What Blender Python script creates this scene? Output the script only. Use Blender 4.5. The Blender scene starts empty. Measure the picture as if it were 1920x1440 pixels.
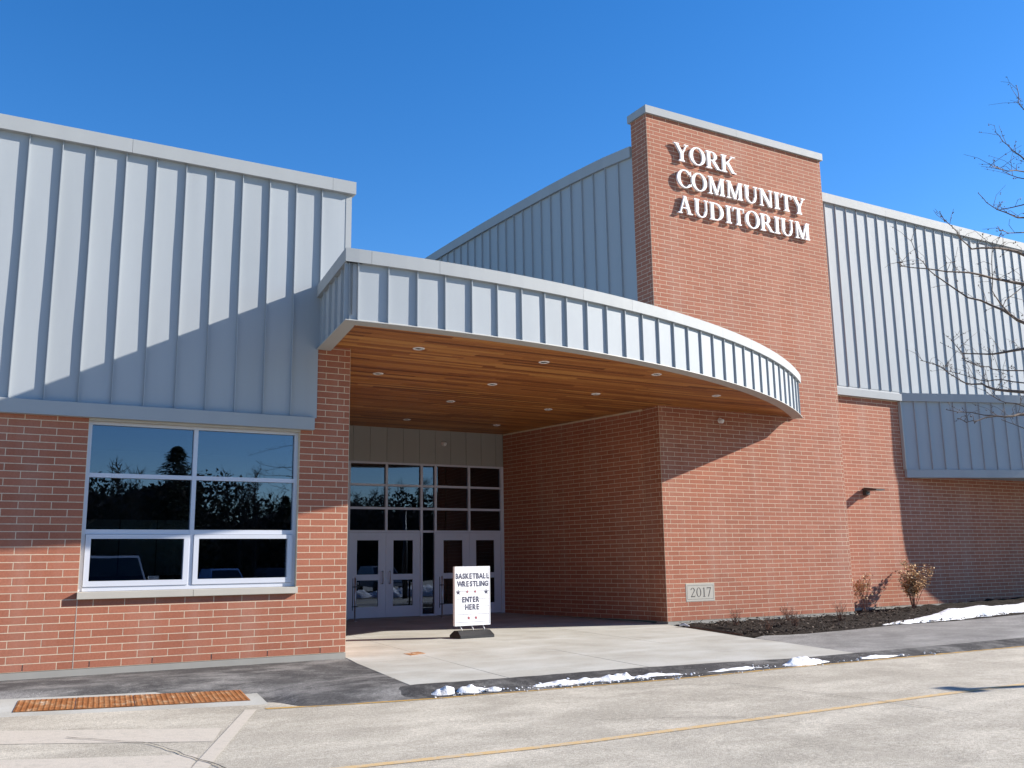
import bpy, math, random
from mathutils import Vector, Matrix, noise

random.seed(7)
R_ = random.Random(11)
S = bpy.context.scene
COL = S.collection

# ------------------------------------------------------------------ camera, sky, sun, exposure
CAM = Vector((-5.3569, -14.5294, 1.3195))
YAW, PITCH, ROLL, FPX = 0.524389, 0.185409, -0.014846, 1788.18
fw = Vector((math.sin(YAW)*math.cos(PITCH), math.cos(YAW)*math.cos(PITCH), math.sin(PITCH)))
rt = Vector((math.cos(YAW), -math.sin(YAW), 0))
up = rt.cross(fw)
rt2 = math.cos(ROLL)*rt + math.sin(ROLL)*up
up2 = -math.sin(ROLL)*rt + math.cos(ROLL)*up
cd = bpy.data.cameras.new('camera')
cd.sensor_fit = 'HORIZONTAL'; cd.sensor_width = 36.0
cd.lens = FPX/1920*36.0
cd.clip_start = 0.05; cd.clip_end = 3000
cam = bpy.data.objects.new('camera', cd)
m3 = Matrix((rt2, up2, -fw)).transposed()
cam.matrix_world = Matrix.Translation(CAM) @ m3.to_4x4()
COL.objects.link(cam); S.camera = cam

SUN_TO = Vector((2.909, -1.0, 1.531)).normalized()
W = bpy.data.worlds.new('World'); S.world = W; W.use_nodes = True
wn = W.node_tree.nodes; wl = W.node_tree.links
for n in list(wn): wn.remove(n)
sky = wn.new('ShaderNodeTexSky'); sky.sky_type = 'NISHITA'; sky.sun_disc = False
sky.sun_elevation = math.asin(SUN_TO.z)
sky.sun_rotation = math.atan2(SUN_TO.x, SUN_TO.y)
sky.altitude = 200; sky.air_density = 1.0; sky.dust_density = 0.12; sky.ozone_density = 3.0
bg = wn.new('ShaderNodeBackground'); bg.inputs['Strength'].default_value = 0.088
wo = wn.new('ShaderNodeOutputWorld')
hs = wn.new('ShaderNodeHueSaturation'); hs.inputs['Hue'].default_value = 0.508; hs.inputs['Saturation'].default_value = 1.33
wl.new(sky.outputs[0], hs.inputs['Color']); wl.new(hs.outputs[0], bg.inputs[0]); wl.new(bg.outputs[0], wo.inputs[0])
sl = bpy.data.lights.new('sun', 'SUN'); sl.energy = 4.4; sl.angle = math.radians(0.53); sl.color = (1.0, 0.93, 0.84)
sun = bpy.data.objects.new('sun', sl); COL.objects.link(sun)
sun.rotation_euler = SUN_TO.to_track_quat('Z', 'Y').to_euler()
sun.location = SUN_TO*60
S.view_settings.view_transform = 'Standard'
S.view_settings.look = 'None'
S.view_settings.gamma = 1.0
S.view_settings.exposure = 1.27
S.view_settings.use_curve_mapping = False
S.render.engine = 'CYCLES'

# ------------------------------------------------------------------ helpers
WL = {}
class MB:
    """collects convex pieces, then links them as one mesh object"""
    def __init__(s): s.v = []; s.f = []
    def quad(s, a, b, c, d):
        i = len(s.v); s.v += [tuple(a), tuple(b), tuple(c), tuple(d)]; s.f.append((i, i+1, i+2, i+3)); return s
    def poly(s, pts):
        i = len(s.v); s.v += [tuple(p) for p in pts]; s.f.append(tuple(range(i, i+len(pts)))); return s
    def hexa(s, p):
        i = len(s.v); s.v += [tuple(q) for q in p]
        for f in ((3,2,1,0),(4,5,6,7),(0,1,5,4),(1,2,6,5),(2,3,7,6),(3,0,4,7)):
            s.f.append(tuple(i+k for k in f))
        return s
    def box(s, x0, x1, y0, y1, z0, z1):
        return s.hexa([(x0,y0,z0),(x1,y0,z0),(x1,y1,z0),(x0,y1,z0),(x0,y0,z1),(x1,y0,z1),(x1,y1,z1),(x0,y1,z1)])
    def obox(s, o, u, n, u0, u1, z0, z1, d0, d1):
        """box in a vertical wall frame: u along the wall, n outward, z up"""
        def P(a, d, z): return (o[0]+u[0]*a+n[0]*d, o[1]+u[1]*a+n[1]*d, o[2]+z)
        p = [P(u0,d1,z0),P(u1,d1,z0),P(u1,d0,z0),P(u0,d0,z0),P(u0,d1,z1),P(u1,d1,z1),P(u1,d0,z1),P(u0,d0,z1)]
        return s.hexa(p)
    def prism(s, pts, z0, z1):
        n = len(pts); i = len(s.v)
        s.v += [(p[0],p[1],(z0(p) if callable(z0) else z0)) for p in pts]
        s.v += [(p[0],p[1],(z1(p) if callable(z1) else z1)) for p in pts]
        s.f.append(tuple(i+k for k in reversed(range(n)))); s.f.append(tuple(i+n+k for k in range(n)))
        for k in range(n):
            j = (k+1) % n; s.f.append((i+k, i+j, i+n+j, i+n+k))
        return s
    def tube(s, pts, rads, k=6, cap=True):
        pts = [Vector(p) for p in pts]; rings = []
        ref = Vector((0.3, 0.2, 1)).normalized()
        for a, p in enumerate(pts):
            t = (pts[min(a+1, len(pts)-1)] - pts[max(a-1, 0)])
            t = t.normalized() if t.length > 1e-9 else Vector((0,0,1))
            x = t.cross(ref)
            if x.length < 1e-3: x = t.cross(Vector((1,0,0)))
            x.normalize(); y = t.cross(x)
            i = len(s.v)
            for q in range(k):
                an = 2*math.pi*q/k
                s.v.append(tuple(p + (x*math.cos(an) + y*math.sin(an))*rads[a]))
            rings.append(i)
        for a in range(len(rings)-1):
            for q in range(k):
                r = (q+1) % k
                s.f.append((rings[a]+q, rings[a]+r, rings[a+1]+r, rings[a+1]+q))
        if cap:
            s.f.append(tuple(rings[0]+q for q in reversed(range(k)))); s.f.append(tuple(rings[-1]+q for q in range(k)))
        return s
    def lathe(s, o, prof, k=20):
        """prof: (radius, z) pairs round a vertical axis at o"""
        i = len(s.v)
        for r, z in prof:
            for q in range(k):
                a = 2*math.pi*q/k; s.v.append((o[0]+r*math.cos(a), o[1]+r*math.sin(a), o[2]+z))
        for a in range(len(prof)-1):
            for q in range(k):
                r2 = (q+1) % k
                s.f.append((i+a*k+q, i+a*k+r2, i+(a+1)*k+r2, i+(a+1)*k+q))
        return s
    def mesh(s, name, origin):
        me = bpy.data.meshes.new(name)
        me.from_pydata([(v[0]-origin[0], v[1]-origin[1], v[2]-origin[2]) for v in s.v], [], s.f)
        me.update(); return me
    def build(s, name, mat, parent=None, origin=None, smooth=False, fix=False):
        if origin is None:
            xs = [v[0] for v in s.v]; ys = [v[1] for v in s.v]; zs = [v[2] for v in s.v]
            origin = ((min(xs)+max(xs))/2, (min(ys)+max(ys))/2, min(zs))
        me = s.mesh(name, origin)
        if fix:
            import bmesh
            bm = bmesh.new(); bm.from_mesh(me); bmesh.ops.recalc_face_normals(bm, faces=bm.faces); bm.to_mesh(me); bm.free()
        me.materials.append(mat)
        if smooth: me.polygons.foreach_set('use_smooth', [True]*len(me.polygons))
        return put(me, name, origin, parent)

def put(me, name, loc, parent=None, rot=None):
    o = bpy.data.objects.new(name, me); COL.objects.link(o)
    pl = Vector((0,0,0))
    if parent is not None:
        o.parent = parent; pl = WL[parent.name]
    o.location = Vector(loc) - pl
    if rot is not None: o.rotation_euler = rot
    WL[o.name] = Vector(loc)
    return o
def thing(name, label, cat, loc, group=None):
    o = put(None, name, loc)
    o.empty_display_size = 0.2
    return tag(o, label, cat, group)
def tag(o, label=None, cat=None, group=None, kind=None):
    if label: o['label'] = label
    if cat: o['category'] = cat
    if group: o['group'] = group
    if kind: o['kind'] = kind
    return o
def struct(o, label=None):
    o['kind'] = 'structure'
    if label: o['label'] = label
    return o
def copy_tree(o, parent=None, loc=None):
    c = o.copy(); COL.objects.link(c)
    if parent is not None: c.parent = parent
    if loc is not None: c.location = loc
    for ch in list(o.children): copy_tree(ch, c)
    return c

# ------------------------------------------------------------------ materials
def mat(name, col=(0.5,0.5,0.5), rough=0.6, metal=0.0, spec=0.5):
    m = bpy.data.materials.new(name); m.use_nodes = True
    b = m.node_tree.nodes['Principled BSDF']
    b.inputs['Base Color'].default_value = (*col, 1); b.inputs['Roughness'].default_value = rough
    b.inputs['Metallic'].default_value = metal; b.inputs['Specular IOR Level'].default_value = spec
    return m
def N(m, t, **kw):
    n = m.node_tree.nodes.new(t)
    for k, v in kw.items():
        if hasattr(n, k) and k not in ('inputs',): setattr(n, k, v)
        else: n.inputs[k.replace('_', ' ')].default_value = v
    return n
def LK(m, a, b): m.node_tree.links.new(a, b)
def ramp(m, fac, stops, interp='LINEAR'):
    r = m.node_tree.nodes.new('ShaderNodeValToRGB'); r.color_ramp.interpolation = interp
    e = r.color_ramp.elements
    while len(e) < len(stops): e.new(0.5)
    for el, (p, c) in zip(e, stops):
        el.position = p; el.color = (*c, 1) if len(c) == 3 else c
    LK(m, fac, r.inputs[0]); return r
def mixc(m, fac, a, b, mode='MIX'):
    x = m.node_tree.nodes.new('ShaderNodeMix'); x.data_type = 'RGBA'; x.blend_type = mode
    for s, v in ((x.inputs[0], fac), (x.inputs[6], a), (x.inputs[7], b)):
        if isinstance(v, (int, float)): s.default_value = v
        elif isinstance(v, tuple): s.default_value = (*v, 1)
        else: LK(m, v, s)
    return x.outputs[2]
def math_(m, op, a, b=None, clamp=False):
    x = m.node_tree.nodes.new('ShaderNodeMath'); x.operation = op; x.use_clamp = clamp
    for s, v in ((x.inputs[0], a), (x.inputs[1], b)):
        if v is None: continue
        if isinstance(v, (int, float)): s.default_value = v
        else: LK(m, v, s)
    return x.outputs[0]
def pos(m):
    return m.node_tree.nodes.new('ShaderNodeNewGeometry').outputs['Position']
def noise_(m, vec, scale, detail=4, rough=0.55, out='Fac'):
    n = m.node_tree.nodes.new('ShaderNodeTexNoise')
    n.inputs['Scale'].default_value = scale; n.inputs['Detail'].default_value = detail; n.inputs['Roughness'].default_value = rough
    LK(m, vec, n.inputs['Vector']); return n.outputs[out]
def mapping(m, vec, scale=(1,1,1), rot=(0,0,0), loc=(0,0,0)):
    n = m.node_tree.nodes.new('ShaderNodeMapping')
    n.inputs['Scale'].default_value = scale; n.inputs['Rotation'].default_value = rot; n.inputs['Location'].default_value = loc
    LK(m, vec, n.inputs['Vector']); return n.outputs[0]
def bump(m, h, strength=0.3, dist=0.01):
    b = m.node_tree.nodes.new('ShaderNodeBump'); b.inputs['Strength'].default_value = strength; b.inputs['Distance'].default_value = dist
    LK(m, h, b.inputs['Height']); LK(m, b.outputs[0], BS(m).inputs['Normal'])
def BS(m): return m.node_tree.nodes['Principled BSDF']
def piece_random(m):
    """0..1 per piece: per object for single pieces, per island for joined ones"""
    a = m.node_tree.nodes.new('ShaderNodeObjectInfo').outputs['Random']
    b = m.node_tree.nodes.new('ShaderNodeNewGeometry').outputs['Random Per Island']
    return math_(m, 'FRACT', math_(m, 'ADD', a, b))

def brick_mat():
    m = mat('brick_clay', rough=0.85, spec=0.25)
    r = piece_random(m)
    c = ramp(m, r, [(0.0,(0.335,0.122,0.072)),(0.3,(0.360,0.133,0.079)),(0.7,(0.375,0.140,0.083)),(1.0,(0.395,0.152,0.092))])
    p = pos(m)
    n = noise_(m, p, 38, 5, 0.65)
    c2 = mixc(m, 0.35, c.outputs[0], ramp(m, n, [(0.3,(0.55,0.5,0.5)),(0.7,(1.25,1.25,1.25))]).outputs[0], 'MULTIPLY')
    big = noise_(m, p, 0.7, 3)
    c3 = mixc(m, 0.35, c2, ramp(m, big, [(0.3,(0.82,0.82,0.85)),(0.7,(1.15,1.12,1.08))]).outputs[0], 'MULTIPLY')
    ws = noise_(m, mapping(m, p, (1.6,1.6,0.22)), 1.0, 5, 0.6)
    c3 = mixc(m, ramp(m, ws, [(0.48,(0,0,0)),(0.75,(0.22,0.22,0.22))]).outputs[0], c3, (0.46,0.34,0.28))
    LK(m, c3, BS(m).inputs['Base Color'])
    st = noise_(m, mapping(m, p, (6, 6, 260)), 1.0, 3)
    bump(m, math_(m, 'ADD', n, math_(m, 'MULTIPLY', st, 0.5)), 0.35, 0.003)
    return m
def mortar_mat():
    m = mat('mortar', rough=0.95, spec=0.1)
    n = noise_(m, pos(m), 22, 4)
    LK(m, ramp(m, n, [(0.3,(0.55,0.455,0.33)),(0.7,(0.69,0.58,0.425))]).outputs[0], BS(m).inputs['Base Color'])
    return m
def metal_mat(name, col, rough=0.42, var=0.06, spec=0.5):
    m = mat(name, col, rough, 0.0, spec)
    p = pos(m)
    n = noise_(m, mapping(m, p, (3.0,3.0,0.35)), 1.0, 4)
    pr = piece_random(m)
    k = math_(m, 'ADD', math_(m, 'MULTIPLY', n, var*2), math_(m, 'MULTIPLY', pr, var))
    k = math_(m, 'ADD', k, 1-1.5*var)
    LK(m, mixc(m, 1.0, tuple(col), k, 'MULTIPLY'), BS(m).inputs['Base Color'])
    n2 = noise_(m, p, 9, 3)
    LK(m, math_(m, 'ADD', math_(m, 'MULTIPLY', n2, 0.12), rough-0.06), BS(m).inputs['Roughness'])
    return m
def wood_mat():
    m = mat('cedar_boards', rough=0.45, spec=0.4)
    r = piece_random(m)
    c = ramp(m, r, [(0.0,(0.17,0.056,0.017)),(0.2,(0.29,0.100,0.028)),(0.5,(0.38,0.145,0.040)),(0.8,(0.45,0.185,0.051)),(1.0,(0.55,0.26,0.075))])
    p = pos(m)
    g = noise_(m, mapping(m, p, (1.1, 26, 8)), 2.2, 6, 0.6)
    c2 = mixc(m, 0.6, c.outputs[0], ramp(m, g, [(0.3,(0.6,0.55,0.5)),(0.7,(1.25,1.25,1.2))]).outputs[0], 'MULTIPLY')
    LK(m, c2, BS(m).inputs['Base Color']); bump(m, g, 0.15, 0.002)
    return m
def concrete_mat():
    m = mat('pale_concrete', rough=0.9, spec=0.2)
    p = pos(m)
    n = noise_(m, p, 1.1, 6, 0.6); f = noise_(m, p, 60, 3)
    c = ramp(m, n, [(0.25,(0.30,0.285,0.25)),(0.5,(0.38,0.37,0.33)),(0.75,(0.44,0.435,0.405))])
    w = noise_(m, mapping(m, p, (0.5, 1.6, 1)), 1.0, 4)
    c2 = mixc(m, ramp(m, w, [(0.5,(0,0,0)),(0.72,(0.55,0.55,0.55))]).outputs[0], c.outputs[0], (0.52,0.53,0.505))
    c3 = mixc(m, 0.3, c2, ramp(m, f, [(0.35,(0.7,0.7,0.7)),(0.65,(1.2,1.2,1.2))]).outputs[0], 'MULTIPLY')
    LK(m, c3, BS(m).inputs['Base Color']); bump(m, f, 0.25, 0.004)
    return m
def asphalt_mat(name, dark, mid, salt, amount, streak=(0.8,1.25,1), thr=(0.46,0.74)):
    m = mat(name, rough=0.92, spec=0.15)
    p = pos(m)
    f = noise_(m, p, 95, 3, 0.7); n = noise_(m, p, 0.8, 5, 0.6)
    c = mixc(m, ramp(m, n, [(0.3,(0,0,0)),(0.7,(1,1,1))]).outputs[0], dark, mid)
    s = noise_(m, mapping(m, p, streak, (0,0,0.06)), 0.9, 7, 0.68)
    sm = math_(m, 'MULTIPLY', ramp(m, s, [(thr[0],(0,0,0)),(thr[1],(1,1,1))]).outputs[0], amount)
    c = mixc(m, sm, c, salt)
    s2 = noise_(m, p, 2.6, 6, 0.75)
    c = mixc(m, math_(m, 'MULTIPLY', ramp(m, s2, [(0.5,(0,0,0)),(0.66,(1,1,1))]).outputs[0], amount*.28), c, salt)
    v = m.node_tree.nodes.new('ShaderNodeTexVoronoi'); v.inputs['Scale'].default_value = 26
    LK(m, p, v.inputs['Vector'])
    gm = ramp(m, v.outputs['Distance'], [(0.09,(1,1,1)),(0.14,(0,0,0))]).outputs[0]
    gate = ramp(m, noise_(m, p, 2.1, 3), [(0.5,(0,0,0)),(0.62,(0.8,0.8,0.8))]).outputs[0]
    c = mixc(m, math_(m, 'MULTIPLY', gm, gate), c, (0.55,0.53,0.5))
    f2 = noise_(m, p, 24, 4, 0.75)
    c = mixc(m, 0.6, c, ramp(m, f2, [(0.3,(0.62,0.62,0.62)),(0.7,(1.35,1.35,1.35))]).outputs[0], 'MULTIPLY')
    c = mixc(m, 0.8, c, ramp(m, f, [(0.28,(0.40,0.40,0.40)),(0.72,(1.6,1.6,1.6))]).outputs[0], 'MULTIPLY')
    LK(m, c, BS(m).inputs['Base Color']); bump(m, math_(m, 'ADD', f, f2), 0.6, 0.008)
    return m
def paint_mat(name, col, worn, amount=0.55):
    m = mat(name, rough=0.85, spec=0.2)
    p = pos(m)
    n = noise_(m, p, 14, 6, 0.75); f = noise_(m, p, 90, 3, 0.7)
    c = mixc(m, ramp(m, n, [(0.48,(0,0,0)),(0.66,(1,1,1))]).outputs[0], col, worn)
    c = mixc(m, amount*0.5, c, worn)
    c = mixc(m, 0.4, c, ramp(m, f, [(0.3,(0.55,0.55,0.55)),(0.7,(1.3,1.3,1.3))]).outputs[0], 'MULTIPLY')
    LK(m, c, BS(m).inputs['Base Color']); bump(m, f, 0.4, 0.005)
    return m
def rust_mat():
    m = mat('rusty_iron', rough=0.8, spec=0.3)
    p = pos(m); n = noise_(m, p, 5, 6, 0.7); f = noise_(m, p, 55, 3)
    c = ramp(m, n, [(0.25,(0.17,0.060,0.018)),(0.47,(0.28,0.105,0.030)),(0.58,(0.33,0.17,0.075)),(0.72,(0.50,0.41,0.31))])
    c2 = mixc(m, 0.5, c.outputs[0], ramp(m, f, [(0.3,(0.55,0.5,0.5)),(0.7,(1.3,1.3,1.3))]).outputs[0], 'MULTIPLY')
    LK(m, c2, BS(m).inputs['Base Color']); bump(m, f, 0.4, 0.004)
    return m
def snow_mat():
    m = mat('old_snow', (0.82,0.84,0.87), 0.75, 0, 0.3)
    p = pos(m); n = noise_(m, p, 7, 6, 0.7); g = noise_(m, p, 60, 3)
    c = ramp(m, n, [(0.30,(0.42,0.39,0.36)),(0.42,(0.70,0.69,0.68)),(0.55,(0.78,0.79,0.81)),(0.7,(0.84,0.86,0.89))])
    LK(m, c.outputs[0], BS(m).inputs['Base Color']); bump(m, math_(m, 'ADD', n, math_(m, 'MULTIPLY', g, .3)), 0.7, 0.03)
    BS(m).inputs['Subsurface Weight'].default_value = 0.15; BS(m).inputs['Subsurface Radius'].default_value = (0.05,0.06,0.08)
    return m
def mulch_mat():
    m = mat('dark_mulch', rough=0.95, spec=0.1)
    p = pos(m); n = noise_(m, p, 34, 5, 0.75)
    c = ramp(m, n, [(0.3,(0.012,0.010,0.009)),(0.55,(0.032,0.026,0.022)),(0.75,(0.085,0.068,0.055))])
    LK(m, c.outputs[0], BS(m).inputs['Base Color']); bump(m, n, 1.0, 0.05)
    return m
def glass_mat(name, tint=(0.52,0.56,0.56), ior=2.15):
    m = bpy.data.materials.new(name); m.use_nodes = True
    nt = m.node_tree; nt.nodes.remove(nt.nodes['Principled BSDF'])
    t = nt.nodes.new('ShaderNodeBsdfTransparent'); t.inputs[0].default_value = (*tint, 1)
    g = nt.nodes.new('ShaderNodeBsdfGlossy'); g.inputs['Roughness'].default_value = 0.0; g.inputs[0].default_value = (0.62,0.75,1.0,1)
    fr = nt.nodes.new('ShaderNodeFresnel'); fr.inputs['IOR'].default_value = ior
    # slight waviness of the float glass
    b = nt.nodes.new('ShaderNodeBump'); b.inputs['Strength'].default_value = 0.03; b.inputs['Distance'].default_value = 0.02
    nz = nt.nodes.new('ShaderNodeTexNoise'); nz.inputs['Scale'].default_value = 1.6; nz.inputs['Detail'].default_value = 1.0
    ge = nt.nodes.new('ShaderNodeNewGeometry'); nt.links.new(ge.outputs['Position'], nz.inputs['Vector'])
    nt.links.new(nz.outputs['Fac'], b.inputs['Height']); nt.links.new(b.outputs[0], g.inputs['Normal'])
    mx = nt.nodes.new('ShaderNodeMixShader')
    nt.links.new(fr.outputs[0], mx.inputs[0]); nt.links.new(t.outputs[0], mx.inputs[1]); nt.links.new(g.outputs[0], mx.inputs[2])
    nt.links.new(mx.outputs[0], nt.nodes['Material Output'].inputs[0])
    return m
def bark_mat(name, c0, c1):
    m = mat(name, rough=0.9, spec=0.2)
    n = noise_(m, mapping(m, pos(m), (14,14,4)), 2.0, 5)
    LK(m, ramp(m, n, [(0.3,c0),(0.7,c1)]).outputs[0], BS(m).inputs['Base Color'])
    return m
def leaf_mat(name, stops):
    m = mat(name, rough=0.8, spec=0.2)
    LK(m, ramp(m, piece_random(m), stops).outputs[0], BS(m).inputs['Base Color'])
    return m

M_BRICK = brick_mat(); M_MORTAR = mortar_mat()
M_METAL = metal_mat('silver_grey_cladding', (0.355,0.384,0.404), 0.6, 0.06, 0.12)
M_COPING = metal_mat('silver_grey_coping', (0.345,0.362,0.366), 0.58, 0.05, 0.12)
M_DARKPANEL = metal_mat('dark_grey_flat_panel', (0.34,0.345,0.325), 0.5, 0.05)
M_TRIM = metal_mat('grey_soffit_trim', (0.40,0.40,0.375), 0.5, 0.04)
M_FRAME = metal_mat('pale_aluminium_frame', (0.55,0.57,0.62), 0.35, 0.03)
M_DOORFRAME = metal_mat('grey_blue_door_paint', (0.60,0.61,0.70), 0.4, 0.03)
M_WOOD = wood_mat(); M_CONC = concrete_mat()
M_STONE = metal_mat('cast_stone', (0.46,0.43,0.37), 0.85, 0.08, 0.2)
M_FOUND = metal_mat('foundation_concrete', (0.33,0.315,0.28), 0.9, 0.12, 0.15)
M_ROAD = asphalt_mat('salted_road_asphalt', (0.315,0.287,0.235), (0.39,0.358,0.297), (0.59,0.545,0.455), 0.8)
M_WALK = asphalt_mat('dark_sidewalk_asphalt', (0.055,0.053,0.053), (0.095,0.092,0.09), (0.44,0.425,0.40), 0.75, (0.7,1.6,1), (0.47,0.80))
M_WALKR = asphalt_mat('grey_sidewalk_asphalt', (0.15,0.145,0.14), (0.22,0.215,0.205), (0.42,0.41,0.39), 0.6, (0.8,1.3,1), (0.47,0.82))
M_CURB = asphalt_mat('black_asphalt_curb', (0.032,0.031,0.032), (0.065,0.063,0.063), (0.40,0.39,0.37), 0.6, (1.2,1.2,3), (0.50,0.85))
M_YELLOW = paint_mat('worn_yellow_paint', (0.56,0.36,0.13), (0.44,0.40,0.33), 0.5)
M_YELLOW2 = paint_mat('curb_line_yellow_paint', (0.50,0.29,0.05), (0.34,0.27,0.19), 0.2)
M_CROSS = paint_mat('worn_white_paint', (0.56,0.50,0.42), (0.42,0.385,0.325), 0.9)
M_RUST = rust_mat(); M_SNOW = snow_mat(); M_MULCH = mulch_mat()
M_GLASS = glass_mat('reflective_glazing')
M_GLASS2 = glass_mat('lobby_glazing', (0.30,0.33,0.33), 1.95)
M_WHITE = mat('white_paint', (0.80,0.80,0.80), 0.45)
M_BLACK = mat('black_plastic', (0.022,0.022,0.024), 0.5)
M_STEEL = mat('brushed_steel', (0.55,0.55,0.56), 0.3, 0.9)
M_REFL = mat('lamp_reflector', (0.85,0.85,0.83), 0.2, 0.85)
M_NAVY = mat('navy_print', (0.03,0.03,0.07), 0.6)
M_RED = mat('red_print', (0.36,0.04,0.06), 0.6)
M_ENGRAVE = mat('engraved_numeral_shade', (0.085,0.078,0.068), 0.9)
M_ROOM = mat('lobby_wall_paint', (0.26,0.24,0.21), 0.9)
M_FLOORIN = mat('lobby_floor', (0.12,0.115,0.11), 0.4)
M_BOARD = mat('pale_notice_board', (0.82,0.82,0.74), 0.8)
M_ROOF = mat('roof_membrane', (0.3,0.3,0.3), 0.9)
M_BARK = bark_mat('grey_brown_bark', (0.085,0.066,0.055), (0.19,0.15,0.125))
M_TWIG = bark_mat('red_brown_twigs', (0.11,0.055,0.038), (0.20,0.11,0.075))
M_DRYLEAF = leaf_mat('dry_brown_leaves', [(0,(0.28,0.15,0.07)),(0.5,(0.46,0.29,0.14)),(1,(0.62,0.46,0.27))])
M_NEEDLE = leaf_mat('dark_needles', [(0,(0.014,0.026,0.014)),(0.6,(0.03,0.05,0.024)),(1,(0.055,0.075,0.035))])

# ------------------------------------------------------------------ ground
def lerp(a, b, t): return a+(b-a)*t
def sst(a, b, x):
    t = max(0, min(1, (x-a)/(b-a))); return t*t*(3-2*t)
def zr(x): return -.25+.05*max(0, min(1, (x+1)/6))
def zs(x, y): return -0.088+.0131*y+max(0, x-14)*.02
def interp(pl, x):
    if x <= pl[0][0]: 
        a, b = pl[0], pl[1]
    elif x >= pl[-1][0]:
        a, b = pl[-2], pl[-1]
    else:
        for a, b in zip(pl, pl[1:]):
            if a[0] <= x <= b[0]: break
    return a[1]+(b[1]-a[1])*(x-a[0])/(b[0]-a[0])
TOPE = [(-.4,-3.36),(.16,-3.41),(.9,-3.45),(2.84,-3.52),(4.34,-3.68),(5.58,-3.88),(8.14,-3.85),(11.5,-3.76),(20,-3.7),(45,-3.7)]
BOTE = [(-14,-1.6),(-4.85,-2.95),(-2.27,-3.43),(-1.32,-3.66),(-.4,-3.84),(.61,-3.97),(2.39,-4.2),(3.64,-4.3),(5.25,-4.3),(7.45,-4.34),(10.5,-4.34),(20,-4.3),(45,-4.3)]

def sheet(name, mt, xs, ys, zf, th=0.0):
    """grid sheet; ys may be a function of x giving a list"""
    mb = MB(); cols = []
    for x in xs:
        yy = ys(x) if callable(ys) else ys
        cols.append([(x, y, zf(x, y)) for y in yy])
    n = len(cols[0]); mb.v = [p for c in cols for p in c]
    for i in range(len(cols)-1):
        for j in range(n-1):
            a = i*n+j; mb.f.append((a, a+n, a+n+1, a+1))
    return mb.build(name, mt, None, smooth=True)
def frange(a, b, n): return [a+(b-a)*i/(n-1) for i in range(n)]

gm = mat('winter_grass', rough=1.0, spec=0.1)
_n = noise_(gm, pos(gm), 0.25, 6)
LK(gm, ramp(gm, _n, [(0.3,(0.055,0.048,0.03)),(0.5,(0.10,0.085,0.055)),(0.66,(0.16,0.13,0.09)),(0.74,(0.5,0.5,0.5))]).outputs[0], BS(gm).inputs['Base Color'])
struct(sheet('ground', gm, [-900,-60,-20,-5,10,40,120,900], [-900,-120,-60,-14,-11.2,0,20,60,900], lambda x, y: -0.42))
struct(sheet('road', M_ROAD, [-120,-40]+frange(-14,24,39)+[45,120], [-10.6]+frange(-10,-2,17)+[-0.6], lambda x, y: zr(x)))
struct(sheet('parking_lot', M_ROAD, [-120,-40,-10,0,10,40,120], [-52,-30,-20,-15,-12.6], lambda x, y: -0.27))
struct(sheet('grass_verge', gm, [-120,-40,-10,0,10,40,120], [-12.8,-12.2,-11.4,-10.7,-10.45], lambda x, y: -0.17 if -12.5 < y < -10.5 else -0.3))

# yellow centre line and the yellow line along the curb, 4 mm above the road
YL = [(-6,-6.75),(-2.58,-6.98),(-.48,-7.16),(.83,-7.18),(2.19,-7.2),(3.83,-7.22),(5.83,-7.27),(12,-7.4),(40,-7.9)]
struct(sheet('yellow_centre_line', M_YELLOW, frange(-5.5,38,60), lambda x: [interp(YL,x)-.055, interp(YL,x)+.055], lambda x, y: zr(x)+.004))
struct(sheet('yellow_curb_line', M_YELLOW2, frange(-2.2,38,80), lambda x: [interp(BOTE,x)-.045+.02*noise.noise((x*3,0,0)), interp(BOTE,x)+.04+.05*noise.noise((x*2.2,4,0))], lambda x, y: zr(x)+.004))

# worn crosswalk: a border line and bars, flat paint on the road
cw = thing('crosswalk', 'worn whitish crosswalk markings on the road below the rusty ramp plates', 'crosswalk', (-3.6,-5,-.25))
def ground_quad(name, pts, mt, parent, lift):
    mb = MB(); mb.poly([(p[0], p[1], zr(p[0])+lift) for p in pts]); return mb.build(name, mt, parent)
ground_quad('paint_bar', [(-9.0,-1.55),(-9.1,-2.5),(-4.86,-4.19),(-3.17,-5.19),(-2.93,-4.49),(-4.83,-3.35)][::1], M_CROSS, cw, .003)
ground_quad('paint_bar', [(-9.0,-3.0),(-9.1,-4.0),(-4.91,-5.67),(-3.60,-6.30),(-3.42,-5.74),(-4.89,-5.04)], M_CROSS, cw, .003)
ground_quad('border_line', [(-2.42,-3.40),(-3.47,-5.99),(-4.05,-7.45),(-3.93,-7.5),(-3.345,-6.04),(-2.30,-3.45)], M_CROSS, cw, .0055)

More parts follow.
